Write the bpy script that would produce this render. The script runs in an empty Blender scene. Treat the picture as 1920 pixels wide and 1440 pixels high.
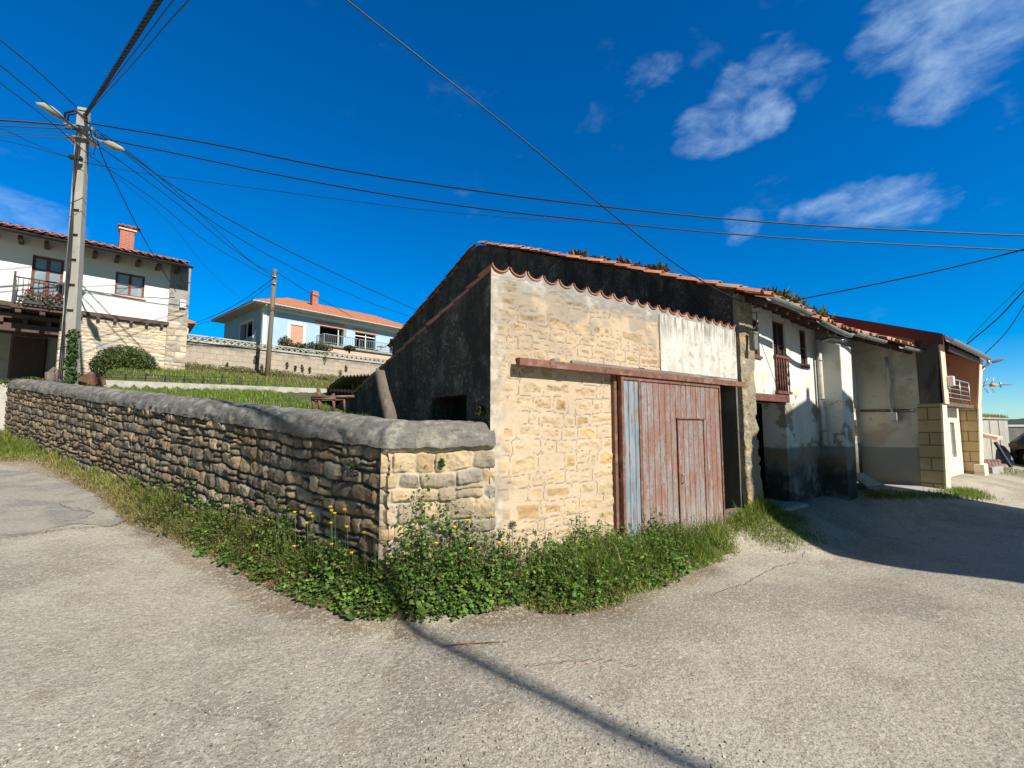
import bpy, bmesh, math, random
import numpy as np
from math import sin, cos, tan, pi, radians, atan, sqrt, exp
from mathutils import Vector, Matrix
random.seed(7)
RS = np.random.RandomState(11)
scn = bpy.context.scene
COL = scn.collection
# ---------------------------------------------------------------- camera
FPX = 850.0
PITCH = atan(77/850.0)
EYE = 1.78
camd = bpy.data.cameras.new('camera'); cam = bpy.data.objects.new('camera', camd); COL.objects.link(cam)
camd.sensor_width = 36; camd.lens = 36*FPX/1920; camd.clip_end = 6000; camd.clip_start = 0.05
cam.location = (0, 0, EYE); cam.rotation_euler = (pi/2+PITCH, 0, 0)
scn.camera = cam
cp_, sp_ = cos(PITCH), sin(PITCH)
def ray(px, py):
    x = (px-960)/FPX; y = (720-py)/FPX
    return np.array([x, cp_-y*sp_, sp_+y*cp_])
ORG = np.array([0, 0, EYE])
def onpl(px, py, p0, n):
    r = ray(px, py); t = np.dot(np.array(p0)-ORG, n)/np.dot(r, n); return ORG+t*r
def aty(px, py, Y): return onpl(px, py, (0, Y, 0), (0, 1, 0))
def onz(px, py, z): return onpl(px, py, (0, 0, z), (0, 0, 1))
# street frame: x along the facades, y behind them
TH = radians(53.6)
U = np.array([sin(TH), cos(TH), 0]); V = np.array([-cos(TH), sin(TH), 0])
A = np.array([-0.2047, 4.6, 0.0]); ROT = pi/2-TH
def uv(x, y): 
    dx = x-A[0]; dy = y-A[1]; return dx*U[0]+dy*U[1], dx*V[0]+dy*V[1]
def wp(u, v, z=0): return A+U*u+V*v+np.array([0, 0, z])
def onv(px, py, v):
    p = onpl(px, py, A+V*v, V)-A; return float(p@U), float(p[2])
def onu(px, py, u):
    p = onpl(px, py, A+U*u, U)-A; return float(p@V), float(p[2])
# sun
SAZ = radians(44); SEL = radians(38)
SUN = np.array([sin(SAZ)*cos(SEL), -cos(SAZ)*cos(SEL), sin(SEL)])
# boundary wall frame
CW = np.array([-1.168, 4.26]); WA = radians(-57)
WD = np.array([sin(WA), cos(WA)]); WN = np.array([WD[1], -WD[0]])     # along, and towards the field (behind)
if WN[1] < 0: WN = -WN
WLEN = 15.3
# ---------------------------------------------------------------- noise in numpy
_P = np.random.RandomState(3).rand(256, 256)
def vn(x, y, seed=0):
    x = np.asarray(x, float)+seed*17.31; y = np.asarray(y, float)+seed*9.73
    xi = np.floor(x).astype(int); yi = np.floor(y).astype(int)
    fx = x-xi; fy = y-yi; fx = fx*fx*(3-2*fx); fy = fy*fy*(3-2*fy)
    a = _P[xi & 255, yi & 255]; b = _P[(xi+1) & 255, yi & 255]; c = _P[xi & 255, (yi+1) & 255]; d = _P[(xi+1) & 255, (yi+1) & 255]
    return (a*(1-fx)+b*fx)*(1-fy)+(c*(1-fx)+d*fx)*fy
def fbm(x, y, o=4, seed=0):
    s = 0; a = .5; t = 0
    for i in range(o):
        s = s+a*vn(np.asarray(x)*2**i, np.asarray(y)*2**i, seed+i); t += a; a *= .5
    return s/t
def ss(x, a=0., b=1.):
    t = np.clip((np.asarray(x, float)-a)/(b-a), 0, 1); return t*t*(3-2*t)
# ---------------------------------------------------------------- terrain
def sp(x, y): 
    dx = x-CW[0]; dy = y-CW[1]; return dx*WD[0]+dy*WD[1], dx*WN[0]+dy*WN[1]
def seg_d(x, y, a, b):
    ax, ay = a; bx, by = b; L = (bx-ax)**2+(by-ay)**2
    t = np.clip(((x-ax)*(bx-ax)+(y-ay)*(by-ay))/L, 0, 1)
    return np.hypot(x-ax-t*(bx-ax), y-ay-t*(by-ay))
WEND = CW+WD*WLEN
A2 = A[:2]; A5 = (A+U*5.2)[:2]
def R(x, y):
    x = np.asarray(x, float); y = np.asarray(y, float)
    s, p = sp(x, y); u, v = uv(x, y)
    z = .08+.083*np.log1p(np.exp(np.clip(s/.6, -30, 30)))*.6
    z = z-.12*ss(u, 2.0, 4.2)*(1-ss(u, 9, 12))*ss(v, -3.4, -1.6)
    r2 = .38*ss(u, 2.8, 5.4)*ss(v, -1.35, -.15)
    r3 = .42*ss(u, 6.6, 9.4)*ss(v, -4, -1.0)
    z = z+np.maximum(r2, r3)
    d = np.minimum(np.minimum(seg_d(x, y, CW, WEND), seg_d(x, y, CW, A2)), seg_d(x, y, A2, A5))
    z = z+.14*(1-ss(d, .0, .65))
    z = z+.03*(fbm(x*.6, y*.6, 3, 5)-.5)+.012*(fbm(x*2.5, y*2.5, 2, 6)-.5)
    return z
LW0 = aty(185, 712, 13.1); LW1 = aty(720, 733, 15.4)                    # low concrete wall
TW0 = np.array([-10.94, 20.0]); TWD = np.array([sin(radians(40.7)), cos(radians(40.7))]); TWN = np.array([-TWD[1], TWD[0]])
def F(x, y):
    x = np.asarray(x, float); y = np.asarray(y, float)
    s, p = sp(x, y)
    f1 = 1.50+.085*s+.077*p
    dx, dy = LW1[0]-LW0[0], LW1[1]-LW0[1]; L = sqrt(dx*dx+dy*dy)
    e = ((y-LW0[1])*dx-(x-LW0[0])*dy)/L
    q = (x-TW0[0])*TWN[0]+(y-TW0[1])*TWN[1]
    f2 = np.maximum(f1, 3.98+.16*np.minimum(q, 0)*1.0)
    f2 = np.clip(f2, 2.95, 3.98)
    tx = (x-LW0[0])*dx/L+(y-LW0[1])*dy/L
    m = ss(e, .0, .25)*ss(tx, -.3, .2)
    z = f1*(1-m)+f2*m
    up = 5.0+.21*np.clip(q, 0, 7)+.02*np.clip(q-7, 0, 60)
    tt = (x-TW0[0])*TWD[0]+(y-TW0[1])*TWD[1]
    z = z*(1-ss(q, .05, .3)*ss(tt, -6.5, -3.5))+up*ss(q, .05, .3)*ss(tt, -6.5, -3.5)
    return z+.06*(fbm(x*.8, y*.8, 3, 8)-.5)
# ---------------------------------------------------------------- object helpers
def props(o, label=None, cat=None, group=None, kind=None):
    if label: o['label'] = label
    if cat: o['category'] = cat
    if group: o['group'] = group
    if kind: o['kind'] = kind
    return o
def thing(name, label, cat, loc=(0, 0, 0), rz=0, group=None):
    o = bpy.data.objects.new(name, None); COL.objects.link(o); o.empty_display_size = .2
    o.location = [float(c) for c in loc]; o.rotation_euler = (0, 0, rz)
    return props(o, label, cat, group)
class MB:
    def __init__(s): s.v = []; s.f = []; s.c = []; s.col = (1, 1, 1); s.sm = []
    def vert(s, p): s.v.append((float(p[0]), float(p[1]), float(p[2]))); s.c.append(s.col); return len(s.v)-1
    def face(s, idx, sm=False): s.f.append(tuple(idx)); s.sm.append(sm)
    def poly(s, pts, sm=False): s.face([s.vert(p) for p in pts], sm)
    def box(s, x0, x1, y0, y1, z0, z1):
        i = [s.vert(p) for p in ((x0, y0, z0), (x1, y0, z0), (x1, y1, z0), (x0, y1, z0), (x0, y0, z1), (x1, y0, z1), (x1, y1, z1), (x0, y1, z1))]
        for q in ((0, 3, 2, 1), (4, 5, 6, 7), (0, 1, 5, 4), (1, 2, 6, 5), (2, 3, 7, 6), (3, 0, 4, 7)): s.face([i[k] for k in q])
        return s
    def prism(s, base, top):
        n = len(base); a = [s.vert(p) for p in base]; b = [s.vert(p) for p in top]
        s.face(a[::-1]); s.face(b)
        for k in range(n): s.face((a[k], a[(k+1) % n], b[(k+1) % n], b[k]))
        return s
    def beam(s, p, q, w, h, up=(0, 0, 1)):
        p = Vector([float(c) for c in p]); q = Vector([float(c) for c in q]); d = (q-p).normalized(); x = d.cross(Vector(up))
        if x.length < 1e-4: x = Vector((1, 0, 0))
        x.normalize(); y = x.cross(d).normalized()
        o = [x*w/2+y*h/2, -x*w/2+y*h/2, -x*w/2-y*h/2, x*w/2-y*h/2]
        return s.prism([p+k for k in o], [q+k for k in o])
    def tube(s, pts, r, n=6, cap=True):
        pts = [Vector([float(c) for c in p]) for p in pts]; m = len(pts); rr = r if hasattr(r, '__len__') else [r]*m
        rings = []; ref = Vector((0, 0, 1))
        for i, p in enumerate(pts):
            d = (pts[min(i+1, m-1)]-pts[max(i-1, 0)]).normalized()
            x = d.cross(ref)
            if x.length < .05: x = d.cross(Vector((1, 0, 0)))
            x.normalize(); y = d.cross(x)
            rings.append([s.vert(p+(x*cos(2*pi*k/n)+y*sin(2*pi*k/n))*rr[i]) for k in range(n)])
        for i in range(m-1):
            for k in range(n): s.face((rings[i][k], rings[i][(k+1) % n], rings[i+1][(k+1) % n], rings[i+1][k]), True)
        if cap: s.face(rings[0][::-1]); s.face(rings[-1])
        return s
    def holes(s, u0, u1, z0, z1, hs, v0, v1, top=None):
        """wall slab from v0 (front) to v1 with rectangular openings and their reveals"""
        us = sorted({u0, u1, *[h[0] for h in hs], *[h[1] for h in hs]}); zs = sorted({z0, z1, *[h[2] for h in hs], *[h[3] for h in hs]})
        us = [u for u in us if u0 <= u <= u1]; zs = [z for z in zs if z0 <= z <= z1]
        inh = lambda u, z: any(h[0] < u < h[1] and h[2] < z < h[3] for h in hs)
        for a, b in zip(us, us[1:]):
            for c, d in zip(zs, zs[1:]):
                if inh((a+b)/2, (c+d)/2): continue
                s.poly([(a, v0, c), (b, v0, c), (b, v0, d), (a, v0, d)]); s.poly([(b, v1, c), (a, v1, c), (a, v1, d), (b, v1, d)])
        for a, b, c, d in hs:
            s.poly([(a, v0, c), (a, v0, d), (a, v1, d), (a, v1, c)]); s.poly([(b, v0, d), (b, v0, c), (b, v1, c), (b, v1, d)])
            s.poly([(a, v0, d), (b, v0, d), (b, v1, d), (a, v1, d)])
            if c > z0: s.poly([(b, v0, c), (a, v0, c), (a, v1, c), (b, v1, c)])
        s.poly([(u0, v0, z0), (u0, v0, z1), (u0, v1, z1), (u0, v1, z0)]); s.poly([(u1, v0, z1), (u1, v0, z0), (u1, v1, z0), (u1, v1, z1)])
        s.poly([(u0, v0, z1), (u1, v0, z1), (u1, v1, z1), (u0, v1, z1)])
        return s
    def build(s, name, mat, parent=None, attr=False, bevel=0, smooth=False, loc=None, rz=0):
        me = bpy.data.meshes.new(name); me.from_pydata(s.v, [], s.f); me.validate()
        if len(me.polygons) == len(s.f): me.polygons.foreach_set('use_smooth', [smooth or q for q in s.sm])
        if attr:
            a = me.color_attributes.new('Col', 'FLOAT_COLOR', 'POINT')
            arr = np.ones((len(s.v), 4), np.float32); arr[:, :3] = np.array(s.c); a.data.foreach_set('color', arr.ravel())
        if not isinstance(mat, (list, tuple)): mat = [mat]
        for m in mat: me.materials.append(m)
        me.update()
        o = bpy.data.objects.new(name, me); COL.objects.link(o)
        if parent: o.parent = parent
        if loc is not None: o.location = [float(c) for c in loc]
        o.rotation_euler = (0, 0, rz)
        if bevel:
            b = o.modifiers.new('bevel', 'BEVEL'); b.width = bevel; b.segments = 2; b.limit_method = 'ANGLE'; b.angle_limit = radians(40)
        return o
def npmesh(name, V_, F_, mat, parent=None, cols=None, smooth=False, loc=None, rz=0, label=None):
    """fast mesh from arrays; F_ is (n,3) or (n,4)"""
    V_ = np.asarray(V_, np.float32); F_ = np.asarray(F_, np.int32); n, k = F_.shape
    me = bpy.data.meshes.new(name); me.vertices.add(len(V_)); me.vertices.foreach_set('co', V_.ravel())
    me.loops.add(n*k); me.loops.foreach_set('vertex_index', F_.ravel())
    me.polygons.add(n); me.polygons.foreach_set('loop_start', np.arange(0, n*k, k, dtype=np.int32))
    me.polygons.foreach_set('loop_total', np.full(n, k, np.int32))
    me.update(calc_edges=True)
    if smooth: me.polygons.foreach_set('use_smooth', np.ones(n, bool))
    if cols is not None:
        a = me.color_attributes.new('Col', 'FLOAT_COLOR', 'POINT'); arr = np.ones((len(V_), 4), np.float32); arr[:, :3] = cols; a.data.foreach_set('color', arr.ravel())
    me.materials.append(mat)
    o = bpy.data.objects.new(name, me); COL.objects.link(o)
    if parent: o.parent = parent
    if loc is not None: o.location = [float(c) for c in loc]
    o.rotation_euler = (0, 0, rz)
    return o
def grid_faces(nx, ny, keep=None):
    i = np.arange(nx*ny).reshape(ny, nx); q = np.stack([i[:-1, :-1], i[:-1, 1:], i[1:, 1:], i[1:, :-1]], -1).reshape(-1, 4)
    return q if keep is None else q[keep[:-1, :-1].reshape(-1)]
# ---------------------------------------------------------------- materials
def col4(c): return (*c, 1) if len(c) == 3 else c
def mk(name, base, layers=(), rough=.85, bump=(), attr=False, metal=0, spec=None, transl=0, brick=None, wave=None):
    m = bpy.data.materials.new(name); m.use_nodes = True; nt = m.node_tree; N = nt.nodes; L = nt.links; N.clear()
    out = N.new('ShaderNodeOutputMaterial'); bs = N.new('ShaderNodeBsdfPrincipled'); L.new(bs.outputs[0], out.inputs[0])
    bs.inputs['Roughness'].default_value = rough; bs.inputs['Metallic'].default_value = metal
    if spec is not None: bs.inputs['Specular IOR Level'].default_value = spec
    tc = N.new('ShaderNodeTexCoord'); co = tc.outputs['Object']
    def noise(sc, st=None, det=5, w=0):
        n = N.new('ShaderNodeTexNoise'); n.inputs['Scale'].default_value = sc; n.inputs['Detail'].default_value = det; n.inputs['Roughness'].default_value = .62
        src = co
        mp = N.new('ShaderNodeMapping'); mp.inputs['Scale'].default_value = st or (1, 1, 1); mp.inputs['Location'].default_value = (w*3.1, w*1.7, w*.9)
        L.new(src, mp.inputs[0]); L.new(mp.outputs[0], n.inputs[0]); return n.outputs['Fac']
    def mrange(src, a, b, smooth=True):
        r = N.new('ShaderNodeMapRange'); r.inputs[1].default_value = a; r.inputs[2].default_value = b
        r.interpolation_type = 'SMOOTHSTEP' if smooth else 'LINEAR'; L.new(src, r.inputs[0]); return r.outputs[0]
    def math_(op, a, b=None):
        n = N.new('ShaderNodeMath'); n.operation = op
        for k, q in enumerate((a, b)):
            if q is None: continue
            if isinstance(q, (int, float)): n.inputs[k].default_value = q
            else: L.new(q, n.inputs[k])
        return n.outputs[0]
    xyz = N.new('ShaderNodeSeparateXYZ'); L.new(co, xyz.inputs[0])
    if attr:
        at = N.new('ShaderNodeAttribute'); at.attribute_name = 'Col'; cur = at.outputs['Color']
        if base != (1, 1, 1):
            mx = N.new('ShaderNodeMix'); mx.data_type = 'RGBA'; mx.blend_type = 'MULTIPLY'; mx.inputs[0].default_value = 1
            L.new(cur, mx.inputs[6]); mx.inputs[7].default_value = col4(base); cur = mx.outputs[2]
    else:
        rgb = N.new('ShaderNodeRGB'); rgb.outputs[0].default_value = col4(base); cur = rgb.outputs[0]
    brh = None
    if brick:
        bt = N.new('ShaderNodeTexBrick'); cb = N.new('ShaderNodeCombineXYZ'); L.new(xyz.outputs[brick.get('ax', 0)], cb.inputs[0]); L.new(xyz.outputs[2], cb.inputs[1]); L.new(cb.outputs[0], bt.inputs['Vector'])
        bt.inputs['Scale'].default_value = 1; bt.inputs['Brick Width'].default_value = brick['w']; bt.inputs['Row Height'].default_value = brick['h']; bt.inputs['Mortar Size'].default_value = brick.get('m', .01)
        bt.inputs['Color1'].default_value = col4(brick['c1']); bt.inputs['Color2'].default_value = col4(brick['c2']); bt.inputs['Mortar'].default_value = col4(brick['mc']); bt.offset = brick.get('off', .5)
        cur = bt.outputs['Color']; brh = math_('SUBTRACT', 1, bt.outputs['Fac'])
    for i, ly in enumerate(layers):
        f = None
        if 'n' in ly:
            sc, a, b = ly['n'][:3]; st = ly['n'][3] if len(ly['n']) > 3 else None
            f = mrange(noise(sc, st, ly.get('det', 5), i+1), a, b)
        for axn, k in (('x', 0), ('y', 1), ('z', 2)):
            if axn in ly:
                a, b = ly[axn][:2]; wob = ly[axn][2] if len(ly[axn]) > 2 else 0
                src = xyz.outputs[k]
                if wob:
                    nz = math_('MULTIPLY', math_('SUBTRACT', noise(ly.get('ws', 2.5), None, 4, i+5), .5), wob*2); src = math_('ADD', src, nz)
                g = mrange(src, a, b); f = g if f is None else math_('MULTIPLY', f, g)
        if f is None: f = 1.0
        f = math_('MULTIPLY', f, ly.get('f', 1.0))
        mx = N.new('ShaderNodeMix'); mx.data_type = 'RGBA'; mx.blend_type = ly.get('mode', 'MIX')
        if isinstance(f, float): mx.inputs[0].default_value = f
        else: L.new(f, mx.inputs[0])
        L.new(cur, mx.inputs[6]); mx.inputs[7].default_value = col4(ly['c']); cur = mx.outputs[2]
    L.new(cur, bs.inputs['Base Color'])
    prev = None
    blist = list(bump)
    if brh is not None:
        b = N.new('ShaderNodeBump'); b.inputs['Strength'].default_value = .6; b.inputs['Distance'].default_value = .01; L.new(brh, b.inputs['Height']); prev = b.outputs[0]
    for j, bb in enumerate(blist):
        sc, strg, dist = bb[:3]
        b = N.new('ShaderNodeBump'); b.inputs['Strength'].default_value = strg; b.inputs['Distance'].default_value = dist
        if sc < 0:
            vo = N.new('ShaderNodeTexVoronoi'); vo.inputs['Scale'].default_value = -sc; L.new(co, vo.inputs[0]); L.new(vo.outputs['Distance'], b.inputs['Height'])
        else: L.new(noise(sc, bb[3] if len(bb) > 3 else None, 6, j+9), b.inputs['Height'])
        if prev is not None: L.new(prev, b.inputs['Normal'])
        prev = b.outputs[0]
    if prev is not None: L.new(prev, bs.inputs['Normal'])
    if transl:
        tr = N.new('ShaderNodeBsdfTranslucent'); L.new(cur, tr.inputs[0]); mxs = N.new('ShaderNodeMixShader'); mxs.inputs[0].default_value = transl
        L.new(bs.outputs[0], mxs.inputs[1]); L.new(tr.outputs[0], mxs.inputs[2]); L.new(mxs.outputs[0], out.inputs[0])
    return m
def vary(c, k=.7): return tuple(x*k for x in c)
M = {}
M['stonecol'] = mk('rubble_stone', (1, 1, 1), [dict(c=(.66, .58, .50), n=(35, .45, .75), f=.55, mode='MULTIPLY'), dict(c=(.30, .28, .25), n=(9, .58, .72), f=.35), dict(c=(.20, .16, .05), n=(5, .66, .75), f=.4)],
    rough=.92, bump=[(45, .5, .012), (140, .35, .004)], attr=True)
M['ochre'] = mk('sandstone_masonry', (1, 1, 1), [dict(c=(.62, .58, .55), n=(14, .5, .8), f=.5, mode='MULTIPLY'), dict(c=(.25, .23, .2), n=(30, .66, .78), f=.5)], rough=.93, bump=[(38, .5, .012), (130, .4, .004)], attr=True)
M['coping'] = mk('coping_concrete', (.15, .142, .128), [dict(c=(.31, .295, .26), n=(5, .46, .62), f=.75), dict(c=(.07, .066, .06), n=(14, .54, .64, (1, 1, 2.5)), f=.6), dict(c=(.44, .42, .37), n=(34, .60, .68), f=.3), dict(c=(.06, .058, .052), n=(2.1, .54, .66), f=.5), dict(c=(.24, .20, .08), n=(9, .62, .68), f=.5), dict(c=(.05, .048, .044), n=(75, .58, .66), f=.45)],
    rough=.95, bump=[(9, .5, .025), (28, .5, .012), (90, .5, .005)])
M['blackwall'] = mk('blackened_render', (.085, .068, .05), [dict(c=(.22, .185, .14), n=(3.5, .50, .64), f=.8), dict(c=(.42, .39, .34), n=(22, .56, .64), f=.6), dict(c=(.14, .07, .035), n=(2.4, .58, .68), f=.6), dict(c=(.028, .023, .018), n=(2.2, .47, .59, (1, 1, .35)), f=.75), dict(c=(.02, .018, .016), n=(30, .56, .62), f=.7)],
    rough=.95, bump=[(6, .9, .08), (18, .9, .04), (60, .8, .012)])
M['tile'] = mk('clay_tile', (1, 1, 1), [dict(c=(.45, .4, .36), n=(20, .5, .8), f=.6, mode='MULTIPLY'), dict(c=(.09, .075, .06), n=(7, .58, .72), f=.6), dict(c=(.34, .33, .24), n=(33, .66, .74), f=.5)], rough=.88, bump=[(70, .4, .004)], attr=True)
M['greycement'] = mk('grey_cement', (.30, .29, .27), [dict(c=(.13, .125, .12), n=(5, .45, .7), f=.7), dict(c=(.5, .49, .46), n=(18, .55, .75), f=.5)], rough=.95, bump=[(30, .6, .012)])
M['white_patch'] = mk('stained_white_render', (.55, .545, .51), [dict(c=(.40, .35, .27), n=(3, .45, .62, (2.2, 1, .4)), f=.6), dict(c=(.17, .155, .135), n=(5, .42, .62, (3.5, 1, .3)), z=(2.9, 3.3, .12), f=.9), dict(c=(.27, .245, .21), n=(9, .55, .66), f=.6), dict(c=(.30, .27, .22), n=(30, .6, .66), f=.4)], rough=.9, bump=[(14, .4, .012), (60, .3, .004)])
M['rust'] = mk('red_oxide_steel', (.17, .075, .05), [dict(c=(.30, .17, .13), n=(7, .48, .62), f=.6), dict(c=(.075, .035, .025), n=(15, .54, .64), f=.75)], rough=.7, bump=[(60, .3, .003)])
M['doorpaint'] = mk('worn_door_paint', (.24, .205, .195), [dict(c=(.235, .115, .08), n=(2.6, .42, .57, (2.6, 1, .55)), f=.85), dict(c=(.31, .31, .32), n=(6, .54, .66, (4, 1, .5)), f=.75), dict(c=(.20, .075, .045), n=(22, .55, .63, (3, 1, .6)), f=.85), dict(c=(.42, .40, .39), n=(1.2, .3, .6), z=(.95, .2), f=.6), dict(c=(.07, .045, .035), n=(40, .58, .64, (2, 1, .7)), f=.7)],
    rough=.6, bump=[(50, .25, .003)])
M['doorblue'] = mk('faded_blue_door_paint', (.16, .215, .255), [dict(c=(.28, .30, .315), n=(5, .43, .6, (3, 1, .4)), f=.85), dict(c=(.21, .09, .06), n=(6, .55, .65, (3, 1, .6)), f=.8)], rough=.6, bump=[(50, .25, .003)])
M['wood'] = mk('weathered_wood', (.13, .105, .085), [dict(c=(.26, .23, .2), n=(9, .45, .7, (1, 1, .15)), f=.8), dict(c=(.05, .04, .03), n=(24, .55, .7, (1, 1, .12)), f=.8)], rough=.9, bump=[(26, .8, .012, (1, 1, .12))])
M['woodbeam'] = mk('weathered_beam_wood', (.16, .145, .13), [dict(c=(.3, .28, .25), n=(9, .45, .7, (.15, 1, 1)), f=.8), dict(c=(.05, .04, .035), n=(24, .55, .7, (.12, 1, 1)), f=.8)], rough=.9, bump=[(26, .8, .012, (.12, 1, 1))])
M['darkwood'] = mk('dark_brown_wood', (.055, .028, .02), [dict(c=(.10, .055, .04), n=(12, .45, .7, (1, 1, .2)), f=.6)], rough=.6, bump=[(30, .3, .004)])
M['redwood'] = mk('red_brown_wood', (.14, .045, .035), [dict(c=(.22, .10, .08), n=(12, .45, .7), f=.6), dict(c=(.05, .02, .015), n=(30, .55, .7), f=.6)], rough=.75, bump=[(30, .4, .006)])
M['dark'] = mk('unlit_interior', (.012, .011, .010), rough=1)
M['glass'] = mk('window_glass', (.05, .07, .09), rough=.06, spec=.8)
M['curtainglass'] = mk('glass_over_curtain', (.30, .36, .40), [dict(c=(.12, .16, .2), n=(1.5, .4, .6), f=.5)], rough=.1, spec=.8)
M['white'] = mk('white_render', (.72, .72, .70), [dict(c=(.66, .65, .62), n=(2, .5, .75), f=.35)], rough=.9, bump=[(40, .15, .004)])
M['steel'] = mk('galvanised_steel', (.42, .43, .44), [dict(c=(.2, .2, .2), n=(12, .5, .7), f=.6)], rough=.45, metal=.7)
M['gutter'] = mk('old_zinc_gutter', (.30, .31, .31), [dict(c=(.10, .10, .10), n=(6, .5, .65), f=.7), dict(c=(.55, .55, .52), n=(9, .6, .7), f=.6)], rough=.55, metal=.4)
M['cable'] = mk('black_cable_sheath', (.012, .012, .014), rough=.5)
M['blackmetal'] = mk('black_painted_iron', (.02, .02, .022), rough=.5)
M['polecon'] = mk('pole_concrete', (.30, .29, .26), [dict(c=(.42, .41, .37), n=(5, .45, .7, (1, 1, .3)), f=.6), dict(c=(.14, .13, .12), n=(9, .56, .72, (1, 1, .3)), f=.7), dict(c=(.32, .2, .08), n=(30, .7, .76), f=.6)], rough=.9, bump=[(60, .3, .004)])
M['pole_wood'] = mk('grey_pole_wood', (.15, .12, .085), [dict(c=(.24, .20, .15), n=(8, .45, .7, (1, 1, .08)), f=.7), dict(c=(.06, .05, .04), n=(25, .56, .7, (1, 1, .06)), f=.8)], rough=.9, bump=[(30, .6, .008, (1, 1, .08))])
M['concrete'] = mk('plain_concrete', (.36, .35, .32), [dict(c=(.22, .21, .19), n=(4, .45, .7), f=.6), dict(c=(.5, .49, .45), n=(20, .56, .72), f=.5)], rough=.93, bump=[(30, .4, .008)])
print('base ok')
# ================================================================ GROUND
M['road'] = mk('worn_gravelly_road', (1, 1, 1), [
    dict(c=(.66, .65, .66), n=(.5, .43, .58), f=.85, mode='MULTIPLY'), dict(c=(.46, .43, .36), n=(.9, .50, .64, (1, .6, 1)), f=.6),
    dict(c=(.27, .24, .19), n=(3.2, .54, .66), f=.5, det=4), dict(c=(.13, .112, .085), n=(34, .54, .64), f=.34, det=2), dict(c=(.58, .53, .43), n=(27, .52, .64), f=.45, det=2),
    dict(c=(.09, .078, .06), n=(70, .56, .63), f=.6, det=2), dict(c=(.64, .61, .54), n=(90, .58, .66), f=.6, det=2), dict(c=(.20, .15, .10), n=(1.6, .60, .72), f=.4)],
    rough=.95, bump=[(1.2, .5, .05), (24, .7, .022), (65, .7, .010)], attr=True)
xs = np.concatenate([np.arange(-30, -12, .4), np.arange(-12, -4, .12), np.arange(-4, 5, .07), np.arange(5, 12, .13), np.arange(12, 40, .5)])
ys = np.concatenate([np.arange(-14, 1, .4), np.arange(1, 9, .07), np.arange(9, 17, .16), np.arange(17, 30, .6)])
X, Y = np.meshgrid(xs, ys); Z = R(X, Y)+.006*(fbm(X*9, Y*9, 3, 14)-.5)
sF, pF = sp(X, Y); uu, vv_ = uv(X, Y)
behind = ((sF > .2) & (pF > .45)) | ((uu > .3) & (vv_ > .5) & (uu < 4.8))
def _it(px, py):
    z = .2
    for _ in range(12): q_ = onz(px, py, z); z = .5*z+.5*float(R(q_[0], q_[1]))
    return (q_[0], q_[1])
OUTL = [(-60, 858), (60, 866), (120, 900), (175, 925), (215, 958), (240, 985), (300, 1003), (400, 1050), (500, 1103), (600, 1137), (690, 1163), (760, 1168), (820, 1163), (900, 1148), (1000, 1150), (1080, 1152), (1140, 1145), (1250, 1098), (1330, 1062), (1385, 1042), (1400, 1012), (1450, 1004), (1500, 975), (1480, 950)]
outp = [_it(*q_) for q_ in OUTL]
do_ = np.min([seg_d(X, Y, a_, b_) for a_, b_ in zip(outp, outp[1:])], axis=0); wl_ = np.minimum(np.minimum(seg_d(X, Y, CW, WEND), seg_d(X, Y, CW, A2)), seg_d(X, Y, A2, A5))
dirt = np.clip(ss(do_+.35*(fbm(X*2.2, Y*2.2, 4, 61)-.5), .34, .0)+ss(wl_, .75, .35), 0, 1)*.85
lane = .5*ss(fbm(X*.7, Y*.7, 3, 62), .48, .62)*ss(uv(X, Y)[0], 2.5, 6)
mm = np.clip(dirt+lane, 0, 1)[..., None]; tone = (.86+.30*fbm(X*.35, Y*.35, 3, 63))[..., None]
rc = np.array((.375, .345, .285))*tone*(1-mm)+np.array((.21, .155, .095))*mm
o = npmesh('road', np.stack([X, Y, Z], -1).reshape(-1, 3), grid_faces(len(xs), len(ys), ~behind), M['road'], smooth=True, cols=rc.reshape(-1, 3)); props(o, kind='structure')
M['soil'] = mk('grassy_soil', (.07, .085, .03), [dict(c=(.13, .11, .06), n=(1.5, .45, .7), f=.7), dict(c=(.04, .06, .02), n=(8, .5, .7), f=.6)], rough=1, bump=[(10, .5, .05)])
sg = np.concatenate([np.arange(-3.5, 22, .25), np.arange(22, 70, 1.5)]); pg = np.concatenate([np.arange(.3, 22, .2), np.arange(22, 90, 1.5)])
S_, P_2 = np.meshgrid(sg, pg); X = CW[0]+S_*WD[0]+P_2*WN[0]; Y = CW[1]+S_*WD[1]+P_2*WN[1]; Z = F(X, Y); uu, vv_ = uv(X, Y)
o = npmesh('field', np.stack([X, Y, Z], -1).reshape(-1, 3), grid_faces(len(sg), len(pg), ~(((uu > -.05) & (vv_ < 7.9)) | ((uu > 4.7) & (vv_ < 16)) | ((uu > -.6) & (vv_ < 1)))), M['soil'], smooth=True); props(o, kind='structure')
g = MB(); g.poly([(-3500, -1500, -.6), (4500, -1500, -.6), (4500, 4500, -.6), (-3500, 4500, -.6)]); props(g.build('ground', M['soil']), kind='structure')
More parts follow.
